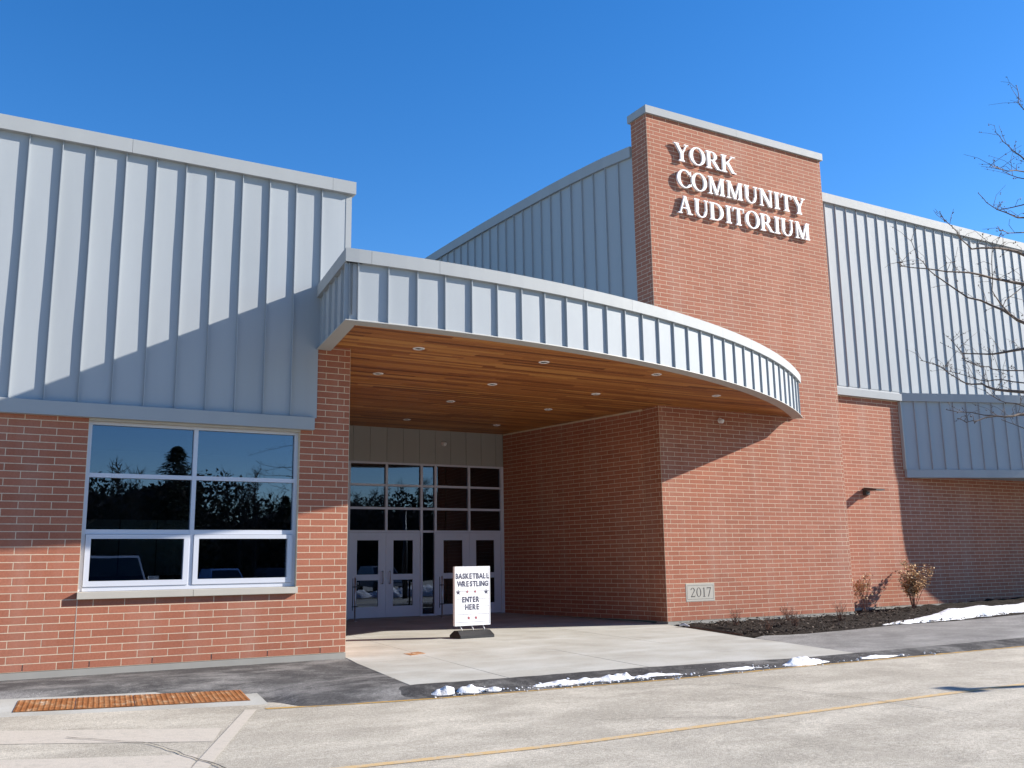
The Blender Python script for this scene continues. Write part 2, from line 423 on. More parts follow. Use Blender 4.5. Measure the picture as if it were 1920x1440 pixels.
# concrete pad cut into slabs by recessed joints (lines follow the pad's own slight skew)
pad = put(None, 'concrete_pad', (3,1,-.1)); struct(pad, 'pale concrete entrance pad cut into square slabs')
def px_left(y): return -.05+(y+.25)*.112 if y < -.25 else -.02
def skew(k, y):
    t = (y+3.4)/6.2; base = [None, .95, 3.15, 5.35]; top = [None, 1.42, 3.6, 5.78]
    return base[k]+(top[k]-base[k])*t
def pad_x(k, y):
    if k == 0: return px_left(y) if y <= 0 else -.25+.34*y
    if k == 4:
        if y <= -.66: return 6.9+(y+3.9)*.2+.0
        return 7.56+(y+.66)*.225 if y < 2.44 else 8.4
    return skew(k, y)
rows = [None, -.78, 1.5, 3.9, 6.2, 8.3]
g = .004
for r in range(5):
    for k in range(4):
        pts = []
        y1 = rows[r+1]-g
        xa1, xb1 = pad_x(k, y1)+g, pad_x(k+1, y1)-g
        if xb1-xa1 < .1: continue
        if r == 0:
            xa, xb = pad_x(k, -3.4)+g, pad_x(k+1, -3.5)-g
            fr = [(x, interp(TOPE, x)) for x in frange(xa, xb, 5)]
            pts = fr+[(xb1, y1), (xa1, y1)]
        else:
            y0 = rows[r]+g
            xa, xb = pad_x(k, y0)+g, pad_x(k+1, y0)-g
            pts = [(xa, y0), (xb, y0)]
            if k == 3 and rows[r] < 2.4 < rows[r+1]: pts += [(8.27, 2.42), (8.4, 2.46)]
            pts += [(xb1, y1), (xa1, y1)]
        dz = R_.uniform(-.0015, .0015)
        MB().prism(pts, lambda p: -.4, lambda p: zs(p[0], p[1])+dz).build('slab', M_CONC, pad)
MB().prism([(-.1,-3.3),(5,-3.5),(6.8,-3.4),(8.0,2.3),(8.3,8.25),(2.9,8.25),(0,.2)], lambda p: -.39, lambda p: zs(p[0],p[1])-.012).build('joint_bed', M_CURB, pad)

# left sidewalk: dark asphalt, ramping down to the road beside the curb
FL, FR, BR, BL = Vector((-4.67,-2.18,-.232)), Vector((-2.2,-2.82,-.232)), Vector((-2.17,-2.24,-.178)), Vector((-4.59,-1.67,-.172))
def left_z(x, y):
    ye = interp(BOTE, x); b = sst(-2.2, -.7, x)
    t0 = -1.25
    rampz = lerp(zs(x, 0), -.243, sst(0, 1, max(0, min(1, (y-t0)/(ye-t0))))*0+max(0, min(1, (y-t0)/(ye-t0))))
    te = ye+.48
    berm = zs(x, y) if y > te else lerp(zs(x, te), zr(x)+.004, sst(0, 1, (te-y)/(te-ye)))
    z = lerp(rampz, berm, b)-.004
    P = Vector((x, y)); e1 = Vector((FR.x-FL.x, FR.y-FL.y)); e2 = Vector((BL.x-FL.x, BL.y-FL.y)); q = P-Vector((FL.x, FL.y))
    dt = e1.x*e2.y-e1.y*e2.x; u = (q.x*e2.y-q.y*e2.x)/dt; v = (e1.x*q.y-e1.y*q.x)/dt
    k = sst(-.30, -.10, u)*(1-sst(1.08, 1.22, u))*(1-sst(1.25, 1.75, v))
    z = lerp(z, min(z, (FL+(FR-FL)*u+(BL-FL)*v).z-.006), k)
    return z+.006*noise.noise((x*1.7, y*1.7, 3))
def left_ys(x):
    ye = interp(BOTE, x); return [0.02-(0.02-ye)*i/26 for i in range(27)]
struct(sheet('left_sidewalk', M_WALK, frange(-14,-5.2,8)+frange(-5,.03,76), left_ys, left_z))
# right sidewalk and the rolled black asphalt curb
def bed_edge(x): return interp([(7.56,-.66),(8.69,-1.0),(10.47,-.8),(12.2,-.5),(16.5,-.55),(22,-.3),(45,0)], x)
struct(sheet('right_sidewalk', M_WALKR, [6.9+(x)*0 for x in [0]]+frange(7.0,20,27)+frange(21,45,9),
     lambda x: frange(interp(TOPE,x)-.02, min(bed_edge(x), (x-6.92)*4.9-3.9) if x < 7.6 else bed_edge(x), 9), zs))
def curb_prof(x):
    yt, yb = interp(TOPE, x), interp(BOTE, x)
    return [(yt+.03, zs(x,yt)-.004), (yt-.015, zs(x,yt)+.006), (lerp(yt,yb,.25), zs(x,yt)-.012), (lerp(yt,yb,.55), lerp(zs(x,yt),zr(x),.38)), (lerp(yt,yb,.82), lerp(zs(x,yt),zr(x),.80)), (yb, zr(x)+.002)]
mb = MB(); xs = frange(-1.0, 16, 226)+frange(16.3,45,40); n = 6
for x in xs:
    for k, (y, z) in enumerate(curb_prof(x)):
        w = .02 if 0 < k < 5 else .008
        if x < -.25: z = lerp(left_z(x, y)-.03, z, sst(-.95, -.3, x))
        mb.v.append((x, y+w*noise.noise((x*4, k*1.3, 2)), z+(w*.7*noise.noise((x*5, k*2.1, 7)) if 1 < k < 5 else 0)))
for i in range(len(xs)-1):
    for k in range(n-1):
        a = i*n+k; mb.f.append((a, a+1, a+n+1, a+n))
struct(mb.build('asphalt_curb', M_CURB, None, smooth=True))

# rusty cast iron warning plates of the curb ramp, in a pale concrete frame
rp = thing('ramp_plate', 'rusty cast iron warning plates with raised domes set in the curb ramp', 'tactile plate', (-3.4,-2.3,-.22))
FL, FR, BR, BL = Vector((-4.67,-2.18,-.232)), Vector((-2.2,-2.82,-.232)), Vector((-2.17,-2.24,-.178)), Vector((-4.59,-1.67,-.172))
def bil(u, v): return (FL*(1-u)+FR*u)*(1-v)+(BL*(1-u)+BR*u)*v
nrm = (FR-FL).cross(BL-FL).normalized()
def slabq(mb, u0, u1, v0, v1, h0, h1):
    c = [bil(u0,v0),bil(u1,v0),bil(u1,v1),bil(u0,v1)]
    mb.hexa([p+nrm*h0 for p in c]+[p+nrm*h1 for p in c])
f = MB(); slabq(f, -.085, 1.06, -.62, 1.22, -.1, .004); f.build('concrete_frame', M_CONC, rp)
for q in range(4):
    p = MB(); slabq(p, q/4+.002, (q+1)/4-.002, 0, 1, -.02, .010)
    pl_ = p.build('iron_plate', M_RUST, rp)
    d = MB()
    for i in range(11):
        for j in range(9):
            c = bil(q/4+(i+.5)/44, (j+.5)/9); r0, r1 = .016, .009
            a = [c+nrm*.010+Vector((math.cos(t)*r0, math.sin(t)*r0, 0)) for t in frange(0, math.pi*5/3, 6)]
            b = [c+nrm*.017+Vector((math.cos(t)*r1, math.sin(t)*r1, 0)) for t in frange(0, math.pi*5/3, 6)]
            i0 = len(d.v); d.v += [tuple(x) for x in a+b]; d.f.append(tuple(i0+6+k for k in range(6)))
            for k in range(6): d.f.append((i0+k, i0+(k+1)%6, i0+6+(k+1)%6, i0+6+k))
    tag(d.build('raised_domes', M_RUST, pl_), kind='stuff')

# road cracks
def crack(pts, w, name):
    mb = MB(); P = []
    for a, b in zip(pts, pts[1:]):
        for t in frange(0, 1, 14)[:-1]:
            x, y = lerp(a[0],b[0],t), lerp(a[1],b[1],t)
            P.append((x+.035*noise.noise((x*5,y*5,1)), y+.035*noise.noise((x*5,y*5,9))))
    for i in range(len(P)-1):
        (x0,y0),(x1,y1) = P[i],P[i+1]; L = math.hypot(x1-x0,y1-y0) or 1; nx, ny = -(y1-y0)/L, (x1-x0)/L
        w0 = w*(.5+.6*abs(noise.noise((x0*6,y0*6,4)))); w1 = w*(.5+.6*abs(noise.noise((x1*6,y1*6,4))))
        mb.quad((x0-nx*w0,y0-ny*w0,zr(x0)+.012),(x1-nx*w1,y1-ny*w1,zr(x1)+.012),(x1+nx*w1,y1+ny*w1,zr(x1)+.012),(x0+nx*w0,y0+ny*w0,zr(x0)+.012))
    o = mb.build(name, M_CURB, None); struct(o); return o
crack([(-4.3,-4.2),(-3.69,-4.97),(-3.57,-5.5),(-3.37,-6.43),(-3.2,-7.2)], .011, 'road_crack')
crack([(2.3,-4.6),(3.25,-5.14),(3.46,-7.15),(3.44,-8.47)], .009, 'road_crack')
crack([(.3,-6.3),(1.4,-6.9),(2.2,-8.3)], .006, 'road_crack')

# mulch bed
mbed = MB(); XS = frange(7.6, 24, 90)
def bed_back(x): return 2.43 if x < 14.35 else 3.04
nb = 12
for x in XS:
    y0 = bed_edge(x); y1 = bed_back(x) if x > 8.35 else lerp(-.62, 2.2, (x-7.6)/.75)
    for j in range(nb):
        t = j/(nb-1); y = lerp(y0, max(y1,y0+.01), t)
        h = .05*math.sin(math.pi*min(1, t*1.2+.0))+.035*noise.noise((x*3, y*3, 5))+.03*noise.noise((x*9, y*9, 6))
        mbed.v.append((x, y, zs(x,y)-.012+h*min(1, t*6)*min(1, (x-7.6)*2+.05)))
for i in range(len(XS)-1):
    for j in range(nb-1):
        a = i*nb+j; mbed.f.append((a, a+nb, a+nb+1, a+1))
struct(mbed.build('mulch_bed', M_MULCH, None))
chips = MB()
for k in range(2600):
    x = R_.uniform(7.9, 16.5); y = lerp(bed_edge(x), bed_back(x)-.02 if x > 8.5 else .3, R_.random()); z = zs(x,y)+.03+.05*noise.noise((x*3,y*3,5))
    a = R_.uniform(0, 6.28); l, w = R_.uniform(.015,.045), R_.uniform(.006,.014); c, s_ = math.cos(a), math.sin(a); h = R_.uniform(-.012,.02)
    chips.quad((x-c*l+s_*w,y-s_*l-c*w,z-h),(x+c*l+s_*w,y+s_*l-c*w,z+h),(x+c*l-s_*w,y+s_*l+c*w,z+h+.008),(x-c*l-s_*w,y-s_*l+c*w,z-h+.006))
tag(chips.build('mulch_chips', leaf_mat('mulch_chip_colours', [(0,(0.015,0.012,0.01)),(0.7,(0.06,0.045,0.035)),(1,(0.19,0.15,0.12))]), None), kind='stuff')
ed = MB(); ed.tube([(7.62,-.62,-.075),(7.8,.1,-.068),(8.0,1.0,-.06),(8.12,1.6,-.05)], [.014]*4, 6)
tag(ed.build('bed_edging', M_TWIG, None), 'thin rusty edging strip along the mulch bed beside the pad', 'edging')

# ------------------------------------------------------------------ brickwork
C_, B_ = 0.1016, 0.4064
JT = .0108
def bricks(o, u, n, spans, nrows, anchor, corners=(), splits=(), parity=0, row0=0):
    """-> list of (u0,u1,z0,z1) for running bond. spans(row) -> list of (u0,u1) free intervals"""
    out = []
    for r in range(row0, nrows):
        off = 0 if (r+parity) % 2 == 0 else .5
        for a, b in spans(r):
            js = {a, b}
            k = math.floor((a-anchor)/B_)-1
            while anchor+(k+off)*B_ < b:
                j = anchor+(k+off)*B_
                if a+.05 < j < b-.05: js.add(j)
                k += 1
            if off == 0:
                for c in corners:
                    for sgn in (-1, 1):
                        j = c+sgn*.096
                        if a < j < b and (abs(a-c) < 1e-4 or abs(b-c) < 1e-4): js.add(j)
            for c in splits:
                if a+.02 < c < b-.02: js.add(c)
            js = sorted(js)
            for p, q in zip(js, js[1:]):
                if q-p > .03: out.append((p+JT/2, q-JT/2, r*C_+JT/2, (r+1)*C_-JT/2))
    return out
BM = {}
def lay(bl, o, u, n, parent, singles, vis=None, proud=.0009):
    """first `singles` nearest visible bricks as objects, the rest joined"""
    ang = math.atan2(u[1], u[0])
    def cen(b): return Vector((o[0]+u[0]*(b[0]+b[1])/2, o[1]+u[1]*(b[0]+b[1])/2, o[2]+(b[2]+b[3])/2))
    order = sorted(bl, key=lambda b: ((0 if (vis is None or vis(cen(b))) else 1), (cen(b)-CAM).length))
    for b in order[:singles]:
        w = round(b[1]-b[0], 3); h = round(b[3]-b[2], 3)
        if (w, h) not in BM:
            mb = MB(); mb.box(-w/2, w/2, 0, .05, -h/2, h/2); me = mb.mesh('brick', (0,0,0)); me.materials.append(M_BRICK); BM[(w, h)] = me
        c = cen(b); d = proud+R_.uniform(-.0004, .0006)
        put(BM[(w, h)], 'brick', (c.x+n[0]*d, c.y+n[1]*d, c.z), parent, (0,0,ang))
    rest = MB()
    for b in order[singles:]:
        d = proud+R_.uniform(-.0004, .0006)
        rest.obox(o, u, n, b[0], b[1], b[2], b[3], -.05, d)
    if rest.v: tag(rest.build('bricks', M_BRICK, parent), kind='stuff')
def sub_iv(base, cut):
    out = []
    for a, b in base:
        c, d = cut
        if d <= a or c >= b: out.append((a, b)); continue
        if c > a: out.append((a, c))
        if d < b: out.append((d, b))
    return out

# ------------------------------------------------------------------ standing-seam panels
def panel_mesh(w, h, seed, rib=.042, thick=.012, nx=4, nz=8):
    """pan with a standing rib on its left edge; local x 0..w, front towards -y"""
    rr = random.Random(seed); mb = MB()
    ph = [rr.uniform(0, 6.28) for _ in range(4)]
    for i in range(nx+1):
        for j in range(nz+1):
            x = w*i/nx; z = h*j/nz
            e = math.sin(math.pi*i/nx)
            y = e*(.0022*math.sin(ph[0]+z*1.1)+.0018*math.sin(ph[1]+z*2.7)+.0008*rr.uniform(-1, 1))
            mb.v.append((x, y, z))
    for i in range(nx):
        for j in range(nz):
            a = i*(nz+1)+j; mb.f.append((a, a+nz+1, a+nz+2, a+1))
    ns = len(mb.f)
    mb.box(-thick/2, thick/2, -rib, .01, 0, h)
    me = mb.mesh('metal_panel', (0,0,0)); me.materials.append(M_METAL)
    me.polygons.foreach_set('use_smooth', [k < ns for k in range(len(me.polygons))])
    return me
PM = {}
def panel(w, h, loc, ang, parent, rib=.042, variants=4, mt=None):
    key = (round(w, 3), round(h, 3), rib, R_.randrange(variants))
    if key not in PM: PM[key] = panel_mesh(w, h, hash(key) & 0xffff, rib)
    return put(PM[key], 'metal_panel', loc, parent, (0, 0, ang))

# ------------------------------------------------------------------ metal clad wing (left)
X_ = (1, 0, 0); NF = (0, -1, 0)
WX0, WX1, WZ0, WZ1 = -9.5*B_, -2*B_, 1.016, 3.40
wing = thing('clad_wing', 'low wing with grey seamed metal over brick and a six-pane window, left of the entrance', 'building', (-4.5, 2, 0))
mw = MB()
LX = -11.0
mw.box(LX, WX0, 0, .35, 0, 3.44); mw.box(WX1, 0, 0, .35, 0, 3.44); mw.box(WX0, WX1, 0, .35, 0, .914); mw.box(WX0, WX1, .02, .35, WZ1, 3.44)
mw.box(-.62, 0, 0, .35, 3.44, 4.83)
bw = mw.build('brick_wall', M_MORTAR, wing)
def spans_wing(r):
    z = (r+.5)*C_
    if z > 3.44: return [(-.60, 0)]
    base = [(LX, 0)]
    if .914 < z < 3.45: base = sub_iv(base, (WX0, WX1))
    return base
bl = bricks((0,0,0), X_, NF, spans_wing, 47, 0, corners=(0,), splits=(WX0,))
bl += [(-.6+.005, -.4064-.005, 47*C_+.005, 47*C_+.055), (-.4064+.005, -.005, 47*C_+.005, 47*C_+.055)]
lay(bl, (0,0,0), X_, NF, bw, 298, vis=lambda c: -5.1 < c.x)
sm = MB(); sm.box(WX0-.004, WX0+.004, -.0025, .03, 0, .914); sm.build('control_joint', M_STONE, bw)
wp = MB()
for k in (1, 3, 5, 7, 9, 11): wp.box(-k*B_-.004, -k*B_+.004, -.0022, .03, .012, .09)
wp.build('weep_joint', M_BLACK, bw)
fd = MB(); fd.box(LX, .0, -.006, .35, -.45, -.006); fd.build('foundation', M_FOUND, wing)
# metal cladding above
mt_ = MB(); mt_.box(LX, -.61, -.022, .30, 3.60, 7.46); mt_.box(-.61, -.04, -.022, .30, 5.70, 7.46); mt_.build('cladding_backing', M_METAL, wing)
sx = [-.557-.434*k for k in range(24)]
for x in sx: panel(.434, 7.46-3.62, (x-.434, -.026, 3.62), 0, wing)
panel(.434, 7.46-5.70, (-.557, -.026, 5.70), 0, wing)
cs = MB(); cs.box(-.135, -.035, -.032, .3, 5.7, 7.46); cs.build('corner_trim', M_COPING, wing)
bd = MB(); bd.hexa([(LX,-.115,3.42),(-.615,-.115,3.42),(-.615,.0,3.42),(LX,.0,3.42),(LX,-.115,3.615),(-.615,-.115,3.615),(-.615,-.0,3.64),(LX,-.0,3.64)]); bd.build('flashing_band', M_COPING, wing)
cj = [LX, -6.6, -3.53, -.395, .015]
for a, b in zip(cj, cj[1:]):
    c = MB(); c.box(a+.002, b-.002, -.108, .38, 7.45, 7.665); c.build('coping', M_COPING, wing)
rf = MB(); rf.box(LX, .0, .3, 14, 7.3, 7.44); rf.build('roof', M_ROOF, wing)
sd = MB(); sd.box(-.3, -.02, .35, 14, 4.9, 7.44); sd.build('side_wall', M_METAL, wing)
# window
win = MB(); YF = .075
def fr(mb, x0, x1, z0, z1, y0=YF, y1=YF+.10): mb.box(x0, x1, y0, y1, z0, z1)
cx_ = -2.372
fr(win, WX0, WX0+.055, 1.016, 3.40); fr(win, WX1-.055, WX1, 1.016, 3.40)
fr(win, WX0+.055, WX1-.055, 3.345, 3.40); fr(win, WX0+.055, WX1-.055, 1.016, 1.075, YF-.01)
fr(win, cx_-.03, cx_+.03, 1.075, 3.345, YF-.004)
fr(win, WX0+.055, cx_-.03, 2.595, 2.655); fr(win, cx_+.03, WX1-.055, 2.595, 2.655)
fr(win, WX0+.055, cx_-.03, 1.80, 1.865); fr(win, cx_+.03, WX1-.055, 1.80, 1.865)
window = win.build('window', M_FRAME, wing)
hd = MB(); hd.box(WX0, WX1, -.03, .074, 3.385, 3.418); hd.build('head_trim', M_STONE, window)
for a, b in ((WX0+.055, cx_-.03), (cx_+.03, WX1-.055)):
    for z0, z1 in ((2.655, 3.345), (1.865, 2.595)):
        p = MB(); p.box(a, b, YF+.05, YF+.058, z0, z1); p.build('pane', M_GLASS, window)
    s = MB(); e = .075
    fr(s, a+.004, b-.004, 1.079, 1.079+e, YF-.022, YF+.08); fr(s, a+.004, b-.004, 1.796-e*.8, 1.796, YF-.022, YF+.08)
    fr(s, a+.004, a+e, 1.079+e, 1.796-e*.8, YF-.022, YF+.08); fr(s, b-e, b-.004, 1.079+e, 1.796-e*.8, YF-.022, YF+.08)
    s.build('sash', M_FRAME, window)
    p = MB(); p.box(a+e, b-e, YF+.03, YF+.038, 1.079+e, 1.796-e*.8); p.build('pane', M_GLASS, window)
for a, b in ((WX0-.012, cx_+.03), (cx_+.036, WX1+.012)):
    s = MB(); s.hexa([(a,-.062,.918),(b,-.062,.918),(b,.2,.918),(a,.2,.918),(a,-.062,1.008),(b,-.062,1.008),(b,.2,1.016),(a,.2,1.016)]); s.build('sill', M_STONE, window)
rm = MB(); rm.box(-4.9, .0, 4.6, 4.7, 0, 4.2); rm.box(-5.0,-4.9, .36, 4.7, 0, 4.2); rm.box(-.45, -.36, .36, 4.6, 0, 4.2); rm.build('interior_wall', M_ROOM, wing)
rm = MB(); rm.box(-5, -.3, .36, 4.7, -.02, 0); rm.build('interior_floor', M_FLOORIN, wing)
rm = MB(); rm.box(-5, -.3, .36, 4.7, 3.5, 3.55); rm.build('interior_ceiling', M_ROOM, wing)
for a, b in ((-3.6,-3.03),(-3.01,-2.44),(-2.42,-1.85)):
    q = MB(); q.box(a, b, 2.57, 2.60, 1.2, 2.12); q.build('notice_board', M_BOARD, wing)

# side wall of the recess behind the pier (belongs to the wing)
LO = (0.0, 0.0, 0.0); LE = Vector((2.96, 8.25, 0)); 
su = Vector((LE.x-0.02, LE.y-.6, 0)).normalized(); sn = (su.y, -su.x, 0)
sl_ = MB(); sl_.box(-.35, -.002, 0.001, .6, 0, 4.83); sl_.obox((.02,.6,0), su, sn, 0, 8.2, 0, 4.83, -.3, 0); rw = sl_.build('recess_brick_wall', M_MORTAR, wing)
bl = bricks((.02,.6,0), su, sn, lambda r: [(0, 8.1)], 47, 0, parity=1); lay(bl, (.02,.6,0), su, sn, rw, 0)
bl = bricks((0,0,0), (0,1,0), (1,0,0), lambda r: [(0, .6)], 47, 0, corners=(0,), parity=1); lay(bl, (0,0,0), (0,1,0), (1,0,0), rw, 0)

# ------------------------------------------------------------------ sign tower
TX0, TX1, TY, TT, TZ = 8.32, 14.27, 2.446, .61, 118*C_
tower = thing('brick_tower', 'tall flat brick tower carrying the auditorium lettering, beside the entrance canopy', 'tower', (11.3, 2.75, 0))
tw = MB(); tw.box(TX0, TX1, TY, TY+TT, 0, TZ); twall = tw.build('brick_wall', M_MORTAR, tower)
PX0, PX1, PZ0, PZ1 = TX0+.4064*1.35, TX0+.4064*1.35+.84, 4*C_, 8*C_
def spans_tower(r):
    base = [(TX0, TX1)]
    if 4 <= r < 8: base = sub_iv(base, (PX0, PX1))
    return base
bl = bricks((0,TY,0), X_, NF, spans_tower, 118, TX0, corners=(TX0, TX1))
lay(bl, (0,TY,0), X_, NF, twall, 298, vis=lambda c: True)
bl = bricks((TX0,TY+TT,0), (0,-1,0), (-1,0,0), lambda r: [(0, TT)], 118, TT, corners=(TT,), parity=1)
lay(bl, (TX0,TY+TT,0), (0,-1,0), (-1,0,0), twall, 0)
bl = bricks((TX1,TY,0), (0,1,0), (1,0,0), lambda r: [(0, TT)], 118, 0, parity=1)
lay(bl, (TX1,TY,0), (0,1,0), (1,0,0), twall, 0)
for a, b in ((TX0-.05, 11.2), (11.204, TX1+.06)):
    c = MB(); c.box(a, b, TY-.06, TY+TT+.07, TZ+.004, TZ+.20); c.build('coping', M_COPING, tower)
fd = MB(); fd.box(TX0+.005, TX1, TY-.008, TY+.4, -.4, -.008); fd.build('foundation', M_FOUND, tower)

# splayed brick wall of the recess on the right
q0 = Vector((8.345, TY+TT+.002, 0)); q1 = Vector((7.50, 8.25, 0)); ru = (q0-q1).normalized(); rn = (-ru.y, ru.x, 0)
rn = (ru.y*-1, ru.x, 0)
if rn[0] > 0: rn = (-rn[0], -rn[1], 0)
rl = (q0-q1).length
rwall = thing('recess_wall', 'shaded brick wall running back from the tower to the entrance doors', 'wall', (8, 5.6, 0))
w = MB(); w.obox(q1, ru, rn, 0, rl, 0, 4.83, -.3, 0); rb = w.build('brick_wall', M_MORTAR, rwall)
bl = bricks(q1, ru, rn, lambda r: [(0, rl)], 47, rl, corners=(rl,)); lay(bl, q1, ru, rn, rb, 298)

# ------------------------------------------------------------------ auditorium (behind and right of the tower)
aud = thing('auditorium_hall', 'big hall with seamed metal walls rising behind and right of the brick tower', 'building', (14, 8, 0))
AC = [(8.27,3.09),(8.06,4.04),(7.91,5.21),(7.80,6.36),(7.695,7.91),(7.60,9.64),(7.535,11.2),(7.49,13.0),(7.5,15.0),(7.6,17),(7.8,19.5),(8.1,22)]
pts = []
AC = [(x+.085, y) for x, y in AC]
# resample the curve at the panel pitch
acc = 0; last = Vector(AC[0]); pts = [last.copy()]; i = 1; cur = last.copy(); need = .44
while i < len(AC):
    t = Vector(AC[i]); d = (t-cur).length
    if d >= need: cur = cur+(t-cur).normalized()*need; pts.append(cur.copy()); need = .44
    else: need -= d; cur = t.copy(); i += 1
for a, b in zip(pts, pts[1:]):
    d = b-a; ang = math.atan2(-d.y, -d.x)
    panel(d.length, 11.12-4.9, (b.x, b.y, 4.9), ang, aud, rib=.055)
for k in range(0, len(pts)-7, 7):
    seg = pts[k:k+8]
    c = MB()
    inn = [(p.x+.35, p.y) for p in seg]; out = [(p.x-.075, p.y) for p in seg]
    for j in range(len(seg)-1):
        c.hexa([(out[j][0],out[j][1],11.11),(out[j+1][0],out[j+1][1],11.11),(inn[j+1][0],inn[j+1][1],11.11),(inn[j][0],inn[j][1],11.11),(out[j][0],out[j][1],11.39),(out[j+1][0],out[j+1][1],11.39),(inn[j+1][0],inn[j+1][1],11.39),(inn[j][0],inn[j][1],11.39)])
    c.build('coping', M_COPING, aud)
core = MB(); core.prism([(p.x+.05, p.y+.02) for p in pts][::-1]+[(14.0,3.12),(34,3.12),(34,22)], 4.9, 11.05); core.build('inner_mass', M_ROOF, aud)
AY = 3.05
# right wall: brick below, metal above
RZ = 55*C_+.03
rw_ = MB(); rw_.box(TX1-.3, 34, AY, AY+.3, .04, 5.66); rbw = rw_.build('brick_wall', M_MORTAR, aud)
bl = bricks((0,AY,.04), X_, NF, lambda r: [(TX1, 33.9)], 55, TX1)
bl = [b for b in bl]
lay(bl, (0,AY,.04), X_, NF, rbw, 298, vis=lambda c: c.x < 21.5)
fd = MB(); fd.box(TX1+.01, 34, AY-.008, AY+.3, -.4, .032); fd.build('foundation', M_FOUND, aud)
mbk = MB(); mbk.box(TX1-.1, 34, AY-.062, AY+.07, 5.88, 11.1); mbk.build('cladding_backing', M_METAL, aud)
x = 16.64-.43*5
panel(.43, 11.1-5.9, (x-.0, AY-.07, 5.9), 0, aud, rib=.032)
for k in range(1, 41): panel(.43, 11.1-5.9, (x+.43*k, AY-.07, 5.9), 0, aud, rib=.032)
jt = MB(); jt.box(TX1+.002, x-.03, AY-.085, AY, 5.9, 11.1); jt.build('corner_trim', M_COPING, aud)
for a, b in zip([TX1+.002, 17.4, 20.6, 23.7, 26.8, 30, 34], [17.4, 20.6, 23.7, 26.8, 30, 34, 34.2]):
    c = MB(); c.box(a+.002, b-.002, AY-.15, AY+.3, 11.1, 11.36); c.build('coping', M_COPING, aud)
fb = MB(); fb.hexa([(TX1+.02,AY-.13,5.64),(17.44,AY-.13,5.64),(17.44,AY,5.64),(TX1+.02,AY,5.64),(TX1+.02,AY-.13,5.83),(17.44,AY-.13,5.83),(17.44,AY-.05,5.90),(TX1+.02,AY-.05,5.90)]); fb.build('flashing_band', M_COPING, aud)

# projecting metal bay on the right
bay = thing('metal_bay', 'projecting blue-grey seamed metal bay low on the right brick wall, its face in shade', 'bay', (24, 1.8, 3.5))
BP = [Vector((17.42, 3.0))]
d = -.352
while BP[-1].x < 31:
    x = BP[-1].x
    if x > 19.8: d = min(.05, -.352+(x-19.8)*.040)
    u_ = Vector((1, d)).normalized(); BP.append(BP[-1]+u_*.41)
for a, b in zip(BP, BP[1:]):
    dd = b-a; panel(dd.length, 5.66-3.72, (a.x, a.y, 3.72), math.atan2(dd.y, dd.x), bay)
def strip(name, P, off, z0, z1, mt, par, seg=8):
    for k in range(0, len(P)-1, seg):
        s = P[k:k+seg+1]; c = MB()
        for a, b in zip(s, s[1:]):
            t = (b-a).normalized(); nn = Vector((t.y, -t.x))*off
            c.hexa([(a.x+nn.x,a.y+nn.y,z0),(b.x+nn.x,b.y+nn.y,z0),(b.x-nn.x*.2,b.y+.2,z0),(a.x,a.y+.2,z0),(a.x+nn.x,a.y+nn.y,z1),(b.x+nn.x,b.y+nn.y,z1),(b.x-nn.x*.2,b.y+.2,z1),(a.x,a.y+.2,z1)])
        c.build(name, mt, par)
strip('coping', BP, .075, 5.64, 5.87, M_COPING, bay)
strip('base_trim', BP, .035, 3.49, 3.715, M_COPING, bay)
e = MB(); e.box(17.375, 17.418, 2.955, AY, 3.72, 5.64); e.build('end_trim', M_TRIM, bay)
tp = MB(); tp.prism([(p.x, p.y+.02) for p in BP[1:]]+[(31.2, AY), (17.46, AY)], 3.55, 5.7); tp.build('inner_mass', M_METAL, bay)

# ------------------------------------------------------------------ entrance canopy
AX, AYc, AR = .472, 17.558, 19.633
can = thing('entrance_canopy', 'curved canopy with pale metal fascia and wooden underside over the doors', 'canopy', (4, 1, 4.7))
ZB, ZW, ZT0, ZT1 = 4.735, 4.81, 5.60, 5.80
def ap(a, r=AR): return Vector((AX+r*math.sin(a), AYc-r*math.cos(a)))
A0 = math.asin((-.835-AX)/AR); A1 = .6595
pitch = .4585/AR
CORN = ap(A0)
na = int((A1-A0)/pitch)
angs = [A0+.006+pitch*k for k in range(na+1)]
# first seam sits a little in from the corner (0.19 m), as on the building
angs = [A0+.19/AR*1.0+pitch*k for k in range(na+1) if A0+.19/AR+pitch*k < A1]
def fas(a0, a1, first=False):
    p, q = ap(a0, AR-.055), ap(a1, AR-.055); d = q-p
    return panel(d.length, ZT0+.02-ZB-.012, (p.x, p.y, ZB+.012), math.atan2(d.y, d.x), can, rib=(.002 if first else .040))
fas(A0, angs[0], True)
for a, b in zip(angs, angs[1:]+[A1+.001]):
    if b-a > .002: fas(a, b)
# left side face
Ls = Vector((-.585, -.02)); dl = (CORN-Ls); Lu = dl.normalized(); 
nside = 5
for k in range(nside):
    p = CORN+(-Lu)*(dl.length*(k)/nside) ; q = CORN+(-Lu)*(dl.length*(k+1)/nside); d = p-q
    o_ = Vector((Lu.y, -Lu.x))*-.055*-1
    off = Vector((.055, 0))
    panel(d.length, ZT0+.02-ZB-.012, (q.x+off.x, q.y, ZB+.012), math.atan2(d.y, d.x), can, rib=.04)
